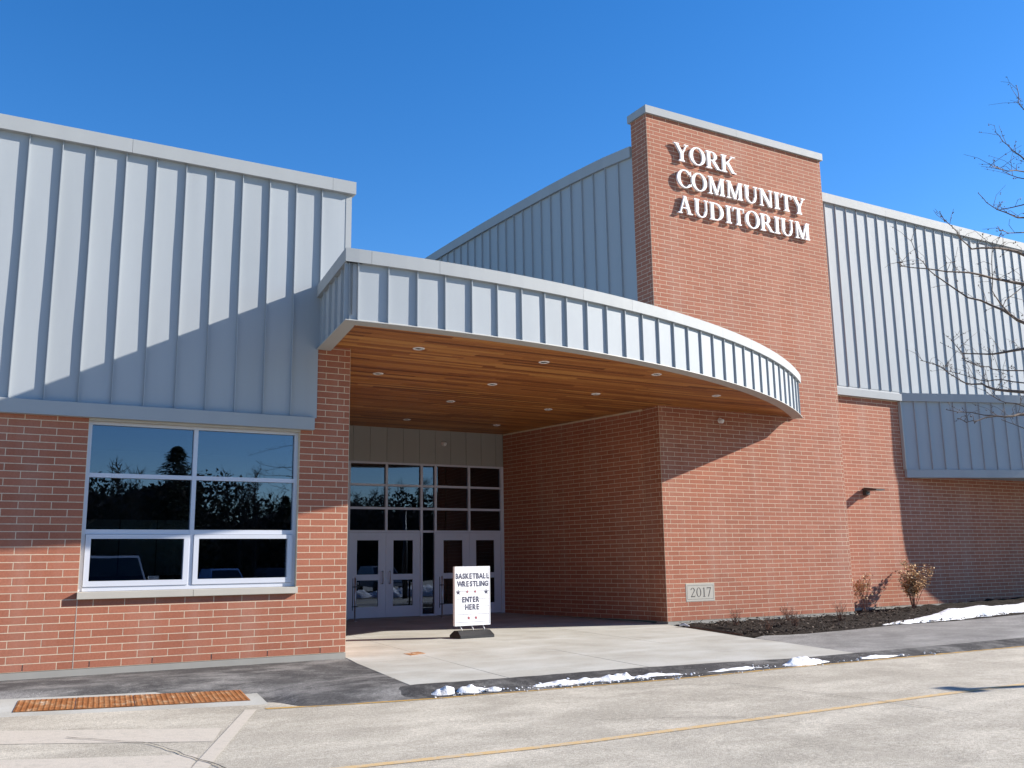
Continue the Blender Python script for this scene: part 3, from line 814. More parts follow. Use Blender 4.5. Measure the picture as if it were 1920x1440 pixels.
# coping segments
cxj = [-.835, -.46, .62, 3.36, 4.53, 7.35, 8.6, 11.4]
aj = [A0]+[math.asin((x-AX)/AR) for x in cxj[1:]]+[A1+.0005]
for a, b in zip(aj, aj[1:]):
    c = MB(); n_ = max(2, int((b-a)/.012)); g_ = .0001
    for k in range(n_):
        t0, t1 = lerp(a+g_, b-g_, k/n_), lerp(a+g_, b-g_, (k+1)/n_)
        o0, o1, i0, i1 = ap(t0, AR+.012), ap(t1, AR+.012), ap(t0, AR-.30), ap(t1, AR-.30)
        if abs(t0-(A0+g_)) < 1e-9: i0 = Vector((CORN.x+.3, CORN.y+.3)); o0 = Vector((CORN.x-.012, CORN.y-.006))
        c.hexa([(o0.x,o0.y,ZT0),(o1.x,o1.y,ZT0),(i1.x,i1.y,ZT0),(i0.x,i0.y,ZT0),(o0.x,o0.y,ZT1),(o1.x,o1.y,ZT1),(i1.x,i1.y,ZT1+.01),(i0.x,i0.y,ZT1+.01)])
    c.build('coping', M_COPING, can)
def lsd(t, off=0): 
    p = Ls+(CORN-Ls)*t; return Vector((p.x+off, p.y))
for t0, t1 in ((0.0, .62), (.623, .9985)):
    c = MB(); a, b = lsd(t0, -.012), lsd(t1, -.012); ai, bi = lsd(t0, .25), lsd(t1, .25)
    c.hexa([(a.x,a.y,ZT0),(ai.x,ai.y,ZT0),(bi.x,bi.y,ZT0),(b.x,b.y,ZT0),(a.x,a.y,ZT1),(ai.x,ai.y,ZT1),(bi.x,bi.y,ZT1),(b.x,b.y,ZT1)]); c.build('coping', M_COPING, can, fix=True)
# soffit trim band
c = MB(); NS = 70
for k in range(NS):
    t0, t1 = lerp(A0, A1+.006, k/NS), lerp(A0, A1+.006, (k+1)/NS)
    o0, o1, i0, i1 = ap(t0), ap(t1), ap(t0, AR-.26), ap(t1, AR-.26)
    if k == 0: i0 = Vector((CORN.x+.24, CORN.y+.27))
    c.hexa([(o0.x,o0.y,ZB),(o1.x,o1.y,ZB),(i1.x,i1.y,ZB),(i0.x,i0.y,ZB),(o0.x,o0.y,ZB+.012),(o1.x,o1.y,ZB+.012),(i1.x,i1.y,ZB+.12),(i0.x,i0.y,ZB+.12)])
a, b, ai, bi = lsd(0), lsd(1), lsd(0,.24), Vector((CORN.x+.24, CORN.y+.27))
c.hexa([(a.x,a.y,ZB+.0005),(b.x,b.y,ZB+.0005),(bi.x,bi.y,ZB+.0005),(ai.x,ai.y,ZB+.0005),(a.x,a.y,ZB+.0125),(b.x,b.y,ZB+.0125),(bi.x,bi.y,ZB+.12),(ai.x,ai.y,ZB+.12)])
c.build('soffit_trim', M_TRIM, can, fix=True)
dk = MB()
dk.prism([(lsd(0,.08).x, -.02)]+[tuple(lsd(1,.10))]+[tuple(ap(lerp(A0+.006,A1+.004,k/40), AR-.08)) for k in range(41)]+[(8.3,TY-.002),(8.3,TY+.4),(7.5,8.3),(2.9,8.3),(.0,.4),(-.0,-.02)], ZW+.022, 5.72); dk.build('deck', M_ROOF, can)
# tongue and groove boards of the underside
pk = MB(); BWD = .098
y = -2.05
while y < 8.25:
    yc = y+BWD/2
    # left limit
    if yc < 0: xl = lerp(Ls.x, CORN.x, min(1, (yc-Ls.y)/(CORN.y-Ls.y)))+.10
    elif yc < .6: xl = 0.0
    else: xl = .02+(yc-.6)*(su.x/su.y)-.0
    # right limit
    rr_ = AR-.17
    if yc < TY: 
        dy = AYc-yc; xr = AX+math.sqrt(max(0, rr_*rr_-dy*dy)) if rr_ > dy else None
        if xr is None: y += BWD; continue
        dxl = AX-math.sqrt(max(0, rr_*rr_-dy*dy)); xl = max(xl, dxl)
    elif yc < TY+TT: xr = TX0
    else: xr = q0.x+(q1.x-q0.x)*(yc-q0.y)/(q1.y-q0.y)
    yb = min(y+BWD-.003, TY-.003) if y < TY < y+BWD and xr > TX0 else y+BWD-.003
    xa = xl-R_.uniform(0, 2.0); first = True
    while xa < xr:
        ln = R_.choice([.9,1.2,1.8,2.1,2.7,3.2,3.6]); xb = min(xa+ln, xr)
        s0 = max(xa, xl)
        if xb-s0 > .02:
            dz = R_.uniform(0, .0015)
            pk.box(s0+.0008, xb-.0008, y, yb, ZW+dz, ZW+.02)
        xa += ln
    y += BWD
tag(pk.build('soffit_boards', M_WOOD, can), kind='stuff')

# ------------------------------------------------------------------ glazed entrance screen
scr = thing('entrance_screen', 'glazed entrance screen with two pairs of grey doors under the canopy', 'entrance', (5.2, 8.3, .02))
SY = 8.25; FZ = zs(5, SY)
VX = [(3.02,3.10),(4.047,4.108),(5.024,5.088),(5.426,5.488),(6.419,6.478),(7.406,7.50)]
HZ = [(3.86,3.91),(3.295,3.350),(2.705,2.763),(2.125,2.18)]
f = MB()
for k, (a, b) in enumerate(VX):
    f.box(a, b, SY, SY+.12, (FZ if k in (0,2,3,5) else 2.125), 3.91)
for (z0, z1) in HZ:
    for k in range(5): f.box(VX[k][1], VX[k+1][0], SY+.003, SY+.117, z0, z1)
f.box(VX[2][1], VX[3][0], SY+.003, SY+.117, FZ, FZ+.05)
f.build('frame', M_DOORFRAME, scr)
for k in range(5):
    for (z0, z1) in ((3.35,3.86),(2.763,3.295),(2.18,2.705)):
        p = MB(); p.box(VX[k][1], VX[k+1][0], SY+.055, SY+.063, z0, z1); p.build('pane', M_GLASS2, scr)
p = MB(); p.box(VX[2][1], VX[3][0], SY+.055, SY+.063, FZ+.05, 2.125); p.build('pane', M_GLASS2, scr)
DX = [(3.104,4.076,1),(4.080,5.020,-1),(5.492,6.447,1),(6.451,7.402,-1)]
for (a, b, hs) in DX:
    d = MB(); z0, z1 = FZ+.012, 2.12; st = .20; y0, y1 = SY+.02, SY+.065
    d.box(a, a+st, y0, y1, z0, z1); d.box(b-st, b, y0, y1, z0, z1)
    d.box(a+st, b-st, y0+.0005, y1-.0005, z0, .30); d.box(a+st, b-st, y0+.0005, y1-.0005, .945, 1.085); d.box(a+st, b-st, y0+.0005, y1-.0005, 1.93, z1)
    door = d.build('door', M_DOORFRAME, scr)
    for zz0, zz1 in ((.30,.945),(1.085,1.93)):
        p = MB(); p.box(a+st, b-st, y0+.018, y0+.026, zz0, zz1); p.build('pane', M_GLASS2, door)
    hx = b-.10 if hs > 0 else a+.10
    h = MB(); h.tube([(hx,y0,1.16),(hx,y0-.07,1.16),(hx,y0-.075,1.15),(hx,y0-.075,.87),(hx,y0-.07,.86),(hx,y0,.86)], [.013]*6, 8)
    h.build('handle', M_STEEL, door)
    k_ = MB(); k_.box(a+.0, a+.004, y0-.004, y0, z0, z1) if hs > 0 else k_.box(b-.004, b, y0-.004, y0, z0, z1); k_.build('hinge_edge', M_STEEL, door)
# dark flat metal panels above
e_ = [2.80]+[3.163+.458*k for k in range(10)]+[7.56]
for a, b in zip(e_, e_[1:]):
    p = MB(); p.box(a+.004, b-.004, SY+.02, SY+.05, 3.915, ZW+.02); p.build('metal_panel', M_DARKPANEL, scr)
bk = MB(); bk.box(2.8, 7.6, SY+.055, SY+.15, 3.9, 4.85); bk.build('panel_backing', M_BLACK, scr)
jb = MB(); jb.box(2.7, 3.019, SY+.01, SY+.2, 0, 4.85); jb.box(7.502, 7.9, SY+.01, SY+.2, 0, 4.85); jb.build('side_filler', M_BLACK, scr)
lob = MB(); lob.box(2.5,7.9, 13.4, 13.5, 0, 4.6); lob.box(2.4,2.5, 8.5, 13.4, 0, 4.6); lob.box(7.9,8.0, 8.46, 13.5, 0, 4.6); lob.build('lobby_wall', M_ROOM, scr)
lob = MB(); lob.box(2.5,7.9, 8.26, 13.4, -.05, FZ+.004); lob.build('lobby_floor', M_FLOORIN, scr)
lob = MB(); lob.box(2.4,7.9, 8.4, 13.5, 4.2, 4.3); lob.build('lobby_ceiling', M_ROOM, scr)

# ------------------------------------------------------------------ lettering on the tower
def extr(mb, P, y0, y1, X0, Z0, sx, sz):
    """convex polygon P (glyph units) -> prism between y0 (front) and y1"""
    i = len(mb.v); n = len(P)
    ar = sum(P[k][0]*P[(k+1)%n][1]-P[(k+1)%n][0]*P[k][1] for k in range(n))
    if ar < 0: P = P[::-1]
    mb.v += [(X0+p[0]*sx, y0, Z0+p[1]*sz) for p in P]+[(X0+p[0]*sx, y1, Z0+p[1]*sz) for p in P]
    mb.f.append(tuple(i+k for k in range(n))); mb.f.append(tuple(i+n+k for k in reversed(range(n))))
    for k in range(n):
        j = (k+1) % n; mb.f.append((i+k, i+n+k, i+n+j, i+j))
TK, TN, SF = .172, .076, .052
def rect(x0, x1, z0, z1): return [(x0,z0),(x1,z0),(x1,z1),(x0,z1)]
def para(xb, xt, w, z0=0, z1=1): return [(xb,z0),(xb+w,z0),(xt+w,z1),(xt,z1)]
def serif(xc, z, w=.30, up=True):
    h = SF; return [(xc-w/2,z),(xc+w/2,z),(xc+w/2,z+(h if up else -h)),(xc-w/2,z+(h if up else -h))]
def brk(xc, z, hw, up=True):
    s = 1 if up else -1
    return [(xc-hw-.06, z+s*SF), (xc+hw+.06, z+s*SF), (xc+hw, z+s*(SF+.05)), (xc-hw, z+s*(SF+.05))]
def ring(cx, cz, rx, rz, t, tz, a0, a1, n=26):
    out = []
    for k in range(n):
        p, q = a0+(a1-a0)*k/n, a0+(a1-a0)*(k+1)/n
        out.append([(cx+rx*math.cos(p),cz+rz*math.sin(p)),(cx+rx*math.cos(q),cz+rz*math.sin(q)),(cx+(rx-t)*math.cos(q),cz+(rz-tz)*math.sin(q)),(cx+(rx-t)*math.cos(p),cz+(rz-tz)*math.sin(p))])
    return out
def stem(x, w=TK, both=True):
    c = x+w/2
    return [[rect(x, x+w, SF*.9, 1-SF*.9)], [serif(c,0,w+.17)], [serif(c,1,w+.17,False)], [brk(c,0,w/2)], [brk(c,1,w/2,False)]]
PI = math.pi
def glyph(ch):
    if ch == 'O': return .92, [ring(.46,.5,.46,.52,TK+.01,.055,0,2*PI,36)]
    if ch == 'C': return .80, [ring(.46,.5,.46,.52,TK+.01,.055,.62,2*PI-.62,30), [[(.765,.70),(.83,.70),(.83,.97),(.80,.97)]], [[(.79,.10),(.84,.16),(.84,.26),(.80,.26)]]]
    if ch == 'Y': return .84, [[para(.36,.06,TK,.42,.97)], [para(.42,.68,TN,.42,.97)], [rect(.345,.345+TK,SF*.9,.47)], [serif(.42,0,.34)], [serif(.14,1,.30,False)], [serif(.71,1,.25,False)], [brk(.42,0,TK/2)]]
    if ch == 'R': return .86, stem(.08)+[ring(.36,.735,.30,.265,TK,.05,-PI/2,PI/2,16), [rect(.2,.37,.95,.9995)], [rect(.2,.37,.4705,.52)], [para(.66,.33,.17,.0,.5)], [serif(.78,0,.20)]]
    if ch == 'K': return .90, stem(.08)+[[para(.20,.66,TN,.44,.97)], [para(.66,.30,.175,.0,.60)], [serif(.72,1,.27,False)], [serif(.79,0,.24)]]
    if ch == 'M': return 1.08, [[rect(.13,.13+TN,SF*.9,.97)], [para(.47,.12,.155,0,1)], [para(.50,.80,TN,.02,1)], [rect(.80,.80+TK,SF*.9,1-SF*.9)], [serif(.16,0,.26)], [serif(.88,0,.31)], [serif(.12,1,.17,False)], [serif(.92,1,.24,False)], [brk(.875,0,TK/2)]]
    if ch == 'U': return .90, [[rect(.10,.10+TK,.36,1-SF*.9)], [rect(.71,.71+TN,.36,1-SF*.9)], ring(.435,.36,.335,.38,TK-.04,.06,PI,2*PI,20), [serif(.18,1,.31,False)], [serif(.74,1,.25,False)], [brk(.178,1,TK/2,False)]]
    if ch == 'N': return .94, [[rect(.14,.14+TN,SF*.9,.97)], [para(.66,.09,.19,0,1)], [rect(.75,.75+TN,.02,1-SF*.9)], [serif(.17,0,.26)], [serif(.10,1,.18,False)], [serif(.78,1,.26,False)]]
    if ch == 'I': return .40, stem(.12)
    if ch == 'T': return .78, [[rect(.31,.31+TK,SF*.9,.94)], [rect(.04,.74,.935,.9995)], [[(.04,.94),(.085,.94),(.055,.76),(.035,.76)]], [[(.695,.94),(.74,.94),(.745,.76),(.725,.76)]], [serif(.388,0,.33)], [brk(.388,0,TK/2)]]
    if ch == 'A': return .92, [[para(.10,.40,TN,.02,1)], [para(.62,.345,.165,.02,1)], [rect(.24,.62,.30,.35)], [serif(.13,0,.25)], [serif(.72,0,.31)]]
    if ch == 'D': return .92, stem(.08)+[ring(.36,.5,.50,.4995,TK+.01,.055,-PI/2,PI/2,24), [rect(.2,.37,.945,.998)], [rect(.2,.37,.002,.055)]]
    if ch == '2': return .62, [ring(.29,.72,.27,.28,.11,.05,-.35,PI*.93,18), [para(.04,.44,.09,.05,.66)], [rect(.04,.58,0,.10)], [[(.55,.10),(.58,.10),(.60,.24),(.575,.24)]]]
    if ch == '0': return .66, [ring(.32,.5,.30,.51,.105,.04,0,2*PI,28)]
    if ch == '1': return .42, [[rect(.16,.27,.02,.99)], [serif(.215,0,.30)], [[(.03,.86),(.16,.99),(.16,.93),(.03,.83)]]]
    if ch == '7': return .60, [[rect(.05,.57,.90,1.0)], [para(.16,.46,.10,0,.92)], [[(.05,.92),(.085,.92),(.06,.74),(.03,.74)]]]
def letters(text, x0, x1, z0, cap, yf, th, mt, parent, gap=.055):
    gl = [(c, *glyph(c)) for c in text]
    tot = sum(g_[1] for g_ in gl)+gap*(len(gl)-1); sx_ = (x1-x0)/tot; x = x0
    for c, w_, st in gl:
        mb = MB()
        for k, polys in enumerate(st):
            for P in polys: extr(mb, P, yf+.0004*k, yf+th-.0003*k, x, z0, sx_, cap)
        mb.build('letter' if c.isalpha() else 'numeral', mt, parent)
        x += (w_+gap)*sx_
sg = thing('wall_lettering', 'white serif letters reading YORK COMMUNITY AUDITORIUM high on the brick tower', 'sign', (11.3, TY-.08, 9.6))
letters('YORK', 9.10, 11.10, 10.94, .455, TY-.080, .055, M_WHITE, sg)
letters('COMMUNITY', 9.15, 13.50, 10.265, .455, TY-.080, .055, M_WHITE, sg)
letters('AUDITORIUM', 9.13, 13.62, 9.585, .455, TY-.080, .055, M_WHITE, sg)
sp = MB()
for z, xa, xb in ((10.94,9.3,10.95),(10.265,9.3,13.3),(9.585,9.3,13.4)):
    for k in range(int((xb-xa)/.25)): pass

# date stone
ds = thing('date_stone', 'pale stone plaque engraved 2017 set low in the brick tower', 'plaque', ((PX0+PX1)/2, TY, PZ0))
p = MB(); p.box(PX0+.006, PX1-.006, TY-.006, TY+.08, PZ0+.006, PZ1-.006); p.build('stone', M_STONE, ds)
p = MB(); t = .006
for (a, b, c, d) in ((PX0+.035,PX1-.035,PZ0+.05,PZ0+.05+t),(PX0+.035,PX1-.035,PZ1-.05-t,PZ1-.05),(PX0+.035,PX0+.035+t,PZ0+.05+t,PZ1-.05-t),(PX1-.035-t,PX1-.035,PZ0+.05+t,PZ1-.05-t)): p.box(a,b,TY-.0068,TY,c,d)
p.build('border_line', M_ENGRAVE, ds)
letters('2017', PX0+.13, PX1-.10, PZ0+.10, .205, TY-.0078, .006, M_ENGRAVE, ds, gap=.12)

# ------------------------------------------------------------------ fixtures
lights = [(0.991,-.504),(3.427,-.488),(1.187,1.743),(3.620,1.773),(5.962,-.468),(3.770,3.939),(6.131,1.798),(8.651,.869),(6.312,3.982),(3.977,6.774),(6.456,6.719)]
LBL = ['near the canopy corner, front left', 'in the front row, second from the corner', 'just right of the brick pier top', 'in the middle of the second row', 'in the front row near the curved edge', 'in the third row, left of centre', 'right of centre in the second row', 'beside the tower, closest to the curved tip', 'near the shaded brick recess wall, third row', 'deepest on the left, above the doors', 'deepest on the right, above the doors']
proto = None
for (x, y), lb in zip(lights, LBL):
    lab = 'round recessed downlight in the wooden ceiling, '+lb
    if proto is None:
        o = (x, y, ZW); L_ = proto = thing('ceiling_light', lab, 'downlight', o, 'recessed downlights in the canopy ceiling')
        t = MB(); t.lathe(o, [(.072,-.001),(.072,-.010),(.080,-.012),(.100,-.004),(.100,0.001)], 24); t.build('trim_ring', M_WHITE, L_, origin=o, smooth=True)
        t = MB(); t.lathe(o, [(.072,-.006),(.058,-.001),(.030,.0008)], 24); t.build('reflector', M_REFL, L_, origin=o, smooth=True)
        t = MB(); t.box(x-.04, x+.018, y-.03, y+.03, ZW-.008, ZW-.003); t.build('lamp_slot', M_BLACK, L_, origin=o)
    else:
        L_ = copy_tree(proto, loc=(x, y, ZW)); L_['label'] = lab
def cam_dome(x, y, z, lab):
    t = thing('security_camera', lab, 'camera', (x, y, z))
    b = MB(); b.tube([(x,y+.0,z),(x,y-.03,z)], [.065,.06], 14); b.build('mount', M_WHITE, t)
    b = MB(); b.lathe((x,y-.075,z-.02), [(.001,-.055),(.03,-.05),(.05,-.025),(.056,.0),(.056,.03),(.04,.045),(.001,.05)], 14); b.build('dome', M_WHITE, t, smooth=True)
cam_dome(5.69, SY+.02, 4.47, 'small white dome camera on the dark panels above the doors')
cam_dome(10.15, TY, 4.57, 'small white dome camera on the shaded tower face under the canopy')
# wall lamp
lp = thing('wall_lamp', 'dark wedge-shaped wall lamp on the brick to the right of the tower', 'lamp', (15.75, AY, 3.05))
b = MB(); b.hexa([(15.66,AY-.09,2.98),(15.82,AY-.09,2.98),(15.84,AY,2.96),(15.64,AY,2.96),(15.66,AY-.09,3.13),(15.82,AY-.09,3.13),(15.84,AY,3.15),(15.64,AY,3.15)]); b.build('back_box', M_BLACK, lp)
b = MB(); b.hexa([(15.56,AY-.50,3.07),(15.92,AY-.50,3.07),(15.90,AY-.06,3.09),(15.58,AY-.06,3.09),(15.58,AY-.50,3.10),(15.90,AY-.50,3.10),(15.86,AY-.06,3.17),(15.62,AY-.06,3.17)]); b.build('hood', mat('bronze_metal', (0.035,0.03,0.027), 0.4), lp)
b = MB(); b.box(15.62, 15.86, AY-.46, AY-.16, 3.062, 3.072); b.build('lens', mat('lamp_lens', (0.5,0.5,0.48), 0.3), lp)
# posts by the doors
for i, (x, y, lb) in enumerate([(2.98, 7.5, 'slim steel post with dark clamps at the leftmost door, half behind the brick pier'), (5.18, 7.3, 'slim steel post with dark clamps between the two door pairs')]):
    z = zs(x, y); t = thing('door_post', lb, 'post', (x, y, z), 'steel posts before the doors')
    b = MB(); b.tube([(x,y,z+.01),(x,y,z+1.02)], [.018,.018], 10); b.build('pole', M_STEEL, t, smooth=True)
    b = MB(); b.tube([(x-.04,y+.05,z+.25),(x-.04,y+.05,z+1.0)], [.010,.010], 8); b.build('rod', M_BLACK, t)
    for h in (.34, .80):
        b = MB(); b.tube([(x,y,z+h-.012),(x,y,z+h+.012)], [.036,.036], 12); b.box(x-.075, x+.075, y-.012, y+.012, z+h-.010, z+h+.010); b.build('clamp', M_BLACK, t)
    b = MB(); b.lathe((x,y,z), [(.06,0),(.06,.012),(.025,.02)], 14); b.build('foot', M_STEEL, t, smooth=True)

# floor cleanout cover on the pad
mc = thing('floor_cover', 'small square rusty iron cover set in the concrete pad', 'cover', (1.16, .0, -.09))
b = MB(); b.prism([(1.0,.06),(1.0,-.24),(1.32,-.09),(1.33,.22)][::1], lambda p: -.12, lambda p: zs(*p)+.004); b.build('plate', M_RUST, mc, fix=True)
b = MB(); b.prism([(1.1,.0),(1.1,-.1),(1.22,-.05),(1.22,.08)], lambda p: -.1, lambda p: zs(*p)+.008); b.build('lid', M_RUST, mc, fix=True)

# ------------------------------------------------------------------ portable message sign
SGX, SGY, SGZ = 3.29, 2.08, zs(3.3, 2.05); SA = math.radians(3)
ps = thing('message_sign', 'white portable message sign reading BASKETBALL WRESTLING ENTER HERE on a black base', 'sign', (SGX, SGY, SGZ))
ca, sa = math.cos(SA), math.sin(SA)
def sgm(mb):
    mb.v = [(SGX+v[0]*ca-v[1]*sa, SGY+v[0]*sa+v[1]*ca, SGZ+v[2]) for v in mb.v]; return mb
PW, PZb, PZt = .385, .235, 1.315
b = MB(); b.hexa([(-.37,-.21,0),(.37,-.21,0),(.37,.21,0),(-.37,.21,0),(-.37,-.21,.05),(.37,-.21,.05),(.37,.21,.05),(-.37,.21,.05)]); b.hexa([(-.37,-.208,.0505),(.37,-.208,.0505),(.37,.208,.0505),(-.37,.208,.0505),(-.35,-.075,.135),(.35,-.075,.135),(.35,.075,.135),(-.35,.075,.135)]); sgm(b).build('base', M_BLACK, ps)
for x in (-.25, 0, .25):
    b = MB(); b.tube([(x+.03,.0,.12),(x+.025,.0,.16),(x+.005,.0,.19),(x-.005,0,.215),(x-.005,0,.26)], [.009]*5, 7); sgm(b).build('spring_post', M_WHITE, ps, smooth=True)
b = MB(); b.box(-PW, PW, -.03, .03, PZb, PZt); board = sgm(b).build('board', M_WHITE, ps)
b = MB()
for k in range(7):
    z = PZb+.055+k*.143; b.box(-PW+.012, PW-.012, -.0345, -.030, z, z+.006)
sgm(b).build('letter_rail', mat('clear_rail', (0.45,0.45,0.48), 0.3), board)
b = MB()
for (x0,x1,z0,z1) in ((-PW-.006,PW+.006,PZt-.004,PZt+.012),(-PW-.006,PW+.006,PZb-.012,PZb+.004),(-PW-.007,-PW+.010,PZb+.004,PZt-.004),(PW-.010,PW+.007,PZb+.004,PZt-.004)): b.box(x0,x1,-.034,.034,z0,z1)
sgm(b).build('border', M_WHITE, ps)
def sans(text, xs_, z, h, par, wscale=.78):
    for ch, xc in zip(text, xs_):
        if ch == ' ': continue
        cu = bpy.data.curves.new('letter', 'FONT'); cu.body = ch; cu.size = h*1.38; cu.extrude = .0008; cu.offset = .0044; cu.align_x = 'CENTER'; cu.resolution_u = 3
        tmp = bpy.data.objects.new('tmp_letter', cu); COL.objects.link(tmp)
        dg = bpy.context.evaluated_depsgraph_get(); me = bpy.data.meshes.new_from_object(tmp.evaluated_get(dg))
        bpy.data.objects.remove(tmp)
        vs = [v.co.copy() for v in me.vertices]; x0 = min(v.x for v in vs); x1 = max(v.x for v in vs); z1_ = max(v.y for v in vs); z0_ = min(v.y for v in vs)
        for v in me.vertices:
            lx = (v.co.x-(x0+x1)/2)*wscale+xc; lz = (v.co.y-z0_)/(z1_-z0_)*h+z; ly = -.0325-v.co.z
            v.co = (lx*ca-ly*sa, lx*sa+ly*ca, lz)
        me.update()
        me.materials.clear(); me.materials.append(M_NAVY); me.name = 'letter'
        put(me, 'letter', (SGX, SGY, SGZ), par)
def place(text, x0, x1, step=None): return [lerp(x0, x1, k/(len(text)-1)) for k in range(len(text))]
sans('BASKETBALL', place('BASKETBALL', -.345, .345), 1.093, .105, board)
sans('WRESTLING', [-.275,-.185,-.108,-.03,.045,.115,.165,.225,.31], .948, .105, board)
sans('ENTER', place('ENTER', -.20, .115), .655, .105, board)
sans('HERE', place('HERE', -.125, .115), .515, .105, board)
def star(xc, zc, r, mt):
    mb = MB(); pts = [(xc+(r if k%2==0 else r*.42)*math.sin(k*PI/5), zc+(r if k%2==0 else r*.42)*math.cos(k*PI/5)) for k in range(10)]
    for k in range(10):
        p, q = pts[k], pts[(k+1)%10]; mb.v += [(xc,-.0340,zc),(p[0],-.0340,p[1]),(q[0],-.0340,q[1])]; i = len(mb.v)-3; mb.f.append((i,i+2,i+1))
        mb.v += [(p[0],-.0340,p[1]),(q[0],-.0340,q[1]),(q[0],-.030,q[1]),(p[0],-.030,p[1])]; i = len(mb.v)-4; mb.f.append((i,i+1,i+2,i+3))
    sgm(mb).build('star', mt, board)
star(-.315,.845,.052,M_NAVY); star(.305,.845,.052,M_NAVY); star(-.115,.855,.032,M_RED); star(.06,.855,.032,M_RED); star(-.085,.365,.034,M_RED); star(.075,.365,.034,M_RED)
# ------------------------------------------------------------------ snow
def mound(name, path, label, cat, seed, group=None, kind=None, seg=.05, lumps=1.0):
    """path: (x, y, half width, height)"""
    mb = MB(); P = []
    for a, b in zip(path, path[1:]):
        L = math.hypot(b[0]-a[0], b[1]-a[1]); n_ = max(2, int(L/seg))
        for k in range(n_): P.append([lerp(a[i], b[i], k/n_) for i in range(4)])
    P.append(list(path[-1])); nc = 15
    for i, (x, y, hw, h) in enumerate(P):
        q = P[min(i+1, len(P)-1)]; o = P[max(i-1, 0)]; L = math.hypot(q[0]-o[0], q[1]-o[1]) or 1
        nx, ny = -(q[1]-o[1])/L, (q[0]-o[0])/L
        for k in range(nc):
            t = -1+2*k/(nc-1)
            wv = 1+.35*noise.noise((x*2.2+seed, y*2.2, t))
            xx, yy = x+nx*t*hw*wv, y+ny*t*hw*wv
            base = zfun(xx, yy)
            hh = h*(1-t*t)**.7*(1+.55*lumps*noise.noise((xx*3+seed, yy*3, 1)))+(1-abs(t))*lumps*(.05*h/.2)*noise.noise((xx*11, yy*11, seed))
            mb.v.append((xx, yy, base-.02+max(0, hh)+(.0 if abs(t) < .98 else -.02)))
    for i in range(len(P)-1):
        for k in range(nc-1):
            a = i*nc+k; mb.f.append((a, a+nc, a+nc+1, a+1))
    o = mb.build(name, M_SNOW, None, smooth=True)
    return tag(o, label, cat, group, kind)
def zfun(x, y):
    if y < interp(BOTE, x): return zr(x)
    if y < interp(TOPE, x):
        pr = curb_prof(x)
        for (y0, z0), (y1, z1) in zip(pr, pr[1:]):
            if y1 <= y <= y0: return lerp(z0, z1, (y0-y)/max(1e-6, y0-y1))
        return zr(x)
    return zs(x, y)
mound('snow_bank', [(11.9,-.28,.03,.01),(12.5,-.2,.16,.05),(13.3,-.12,.22,.08),(14.0,-.04,.28,.14),(14.8,.05,.34,.21),(15.7,.12,.36,.22),(16.6,.17,.34,.19),(17.5,.2,.32,.17),(18.6,.26,.36,.2),(20,.35,.4,.2),(22,.45,.34,.17)], 'long white snow bank along the mulch bed at the far right', 'snow', 3, lumps=.45)
def sn(name, xs_, label, seed, hh, off=.13):
    path = [(x, lerp(interp(TOPE,x), interp(BOTE,x), .74)+o_, w*.8, h*hh*.62) for x, o_, w, h in xs_]
    mound(name, path, label, 'snow', seed, 'snow remnants along the curb', seg=.018, lumps=1.9)
sn('snow_patch', [(-.32,0,.03,.02),(-.22,0,.10,.10),(-.1,.02,.12,.13),(.0,.0,.08,.07)], 'small lump of snow at the curb foot below the pad corner', 21, 1.0)
sn('snow_patch', [(.02,0,.03,.02),(.12,.01,.10,.10),(.26,.02,.13,.16),(.40,.0,.09,.09),(.55,.0,.09,.10),(.64,0,.03,.02)], 'second and tallest lump of snow along the curb from the pad corner', 33, 1.0)
sn('snow_patch', [(.95,0,.02,.02),(1.1,0,.06,.06),(1.3,.02,.09,.11),(1.6,.02,.08,.10),(1.9,.03,.08,.09),(2.15,.02,.09,.13),(2.4,.03,.10,.16),(2.55,.02,.07,.08),(2.8,.04,.07,.07),(3.1,.03,.07,.08),(3.3,0,.02,.02)], 'long ragged strip of snow at the curb foot in front of the pad', 45, .85)
sn('snow_patch', [(5.0,0,.02,.02),(5.25,0,.10,.12),(5.5,.02,.14,.17),(5.75,.02,.10,.10),(6.0,0,.02,.02)], 'isolated lump of snow at the curb foot right of the concrete pad', 57, 1.0)
sn('snow_patch', [(3.6,0,.02,.02),(3.9,.02,.06,.05),(4.3,.02,.07,.06),(4.8,0,.02,.02)], 'low thin strip of snow at the curb foot before the pad end', 63, 1.0)
sn('snow_patch', [(6.3,0,.02,.02),(6.7,.02,.06,.05),(7.2,.02,.07,.06),(7.7,0,.02,.02)], 'low thin strip of snow farthest right along the curb foot', 71, 1.0)
cr = MB()
for k in range(190):
    x = R_.choice([R_.uniform(-.3,3.6), R_.uniform(-.3,8.5)]); y = lerp(interp(TOPE,x), interp(BOTE,x), min(1.15, max(.45, R_.gauss(.84,.13)))); r = abs(R_.gauss(0,.010))+.004
    z = zfun(x, y); c = Vector((x, y, z+r*.35)); i = len(cr.v)
    for (a, b, h) in ((0,1,0),(2.1,1,.1),(4.2,1,-.1),(1,.75,.8),(3.3,.7,.9),(5.2,.75,.75)):
        q = r*b*R_.uniform(.7,1.4); cr.v.append((c.x+math.cos(a)*q, c.y+math.sin(a)*q, c.z+h*r))
    for f_ in ((0,1,3),(1,4,3),(1,2,4),(2,5,4),(2,0,5),(0,3,5),(3,4,5)): cr.f.append(tuple(i+t for t in f_))
tag(cr.build('snow_crumbs', M_SNOW, None), 'loose crumbs of snow scattered along the curb foot', kind='stuff')
lit = MB(); s_ = MB(); s_.tube([(8.05,1.72,-.03),(8.1,1.62,-.01),(8.12,1.5,-.045)], [.02,.028,.02], 7)
tag(s_.build('paper_scrap', M_WHITE, None), 'small crumpled white scrap on the pad at the tower corner', 'litter')

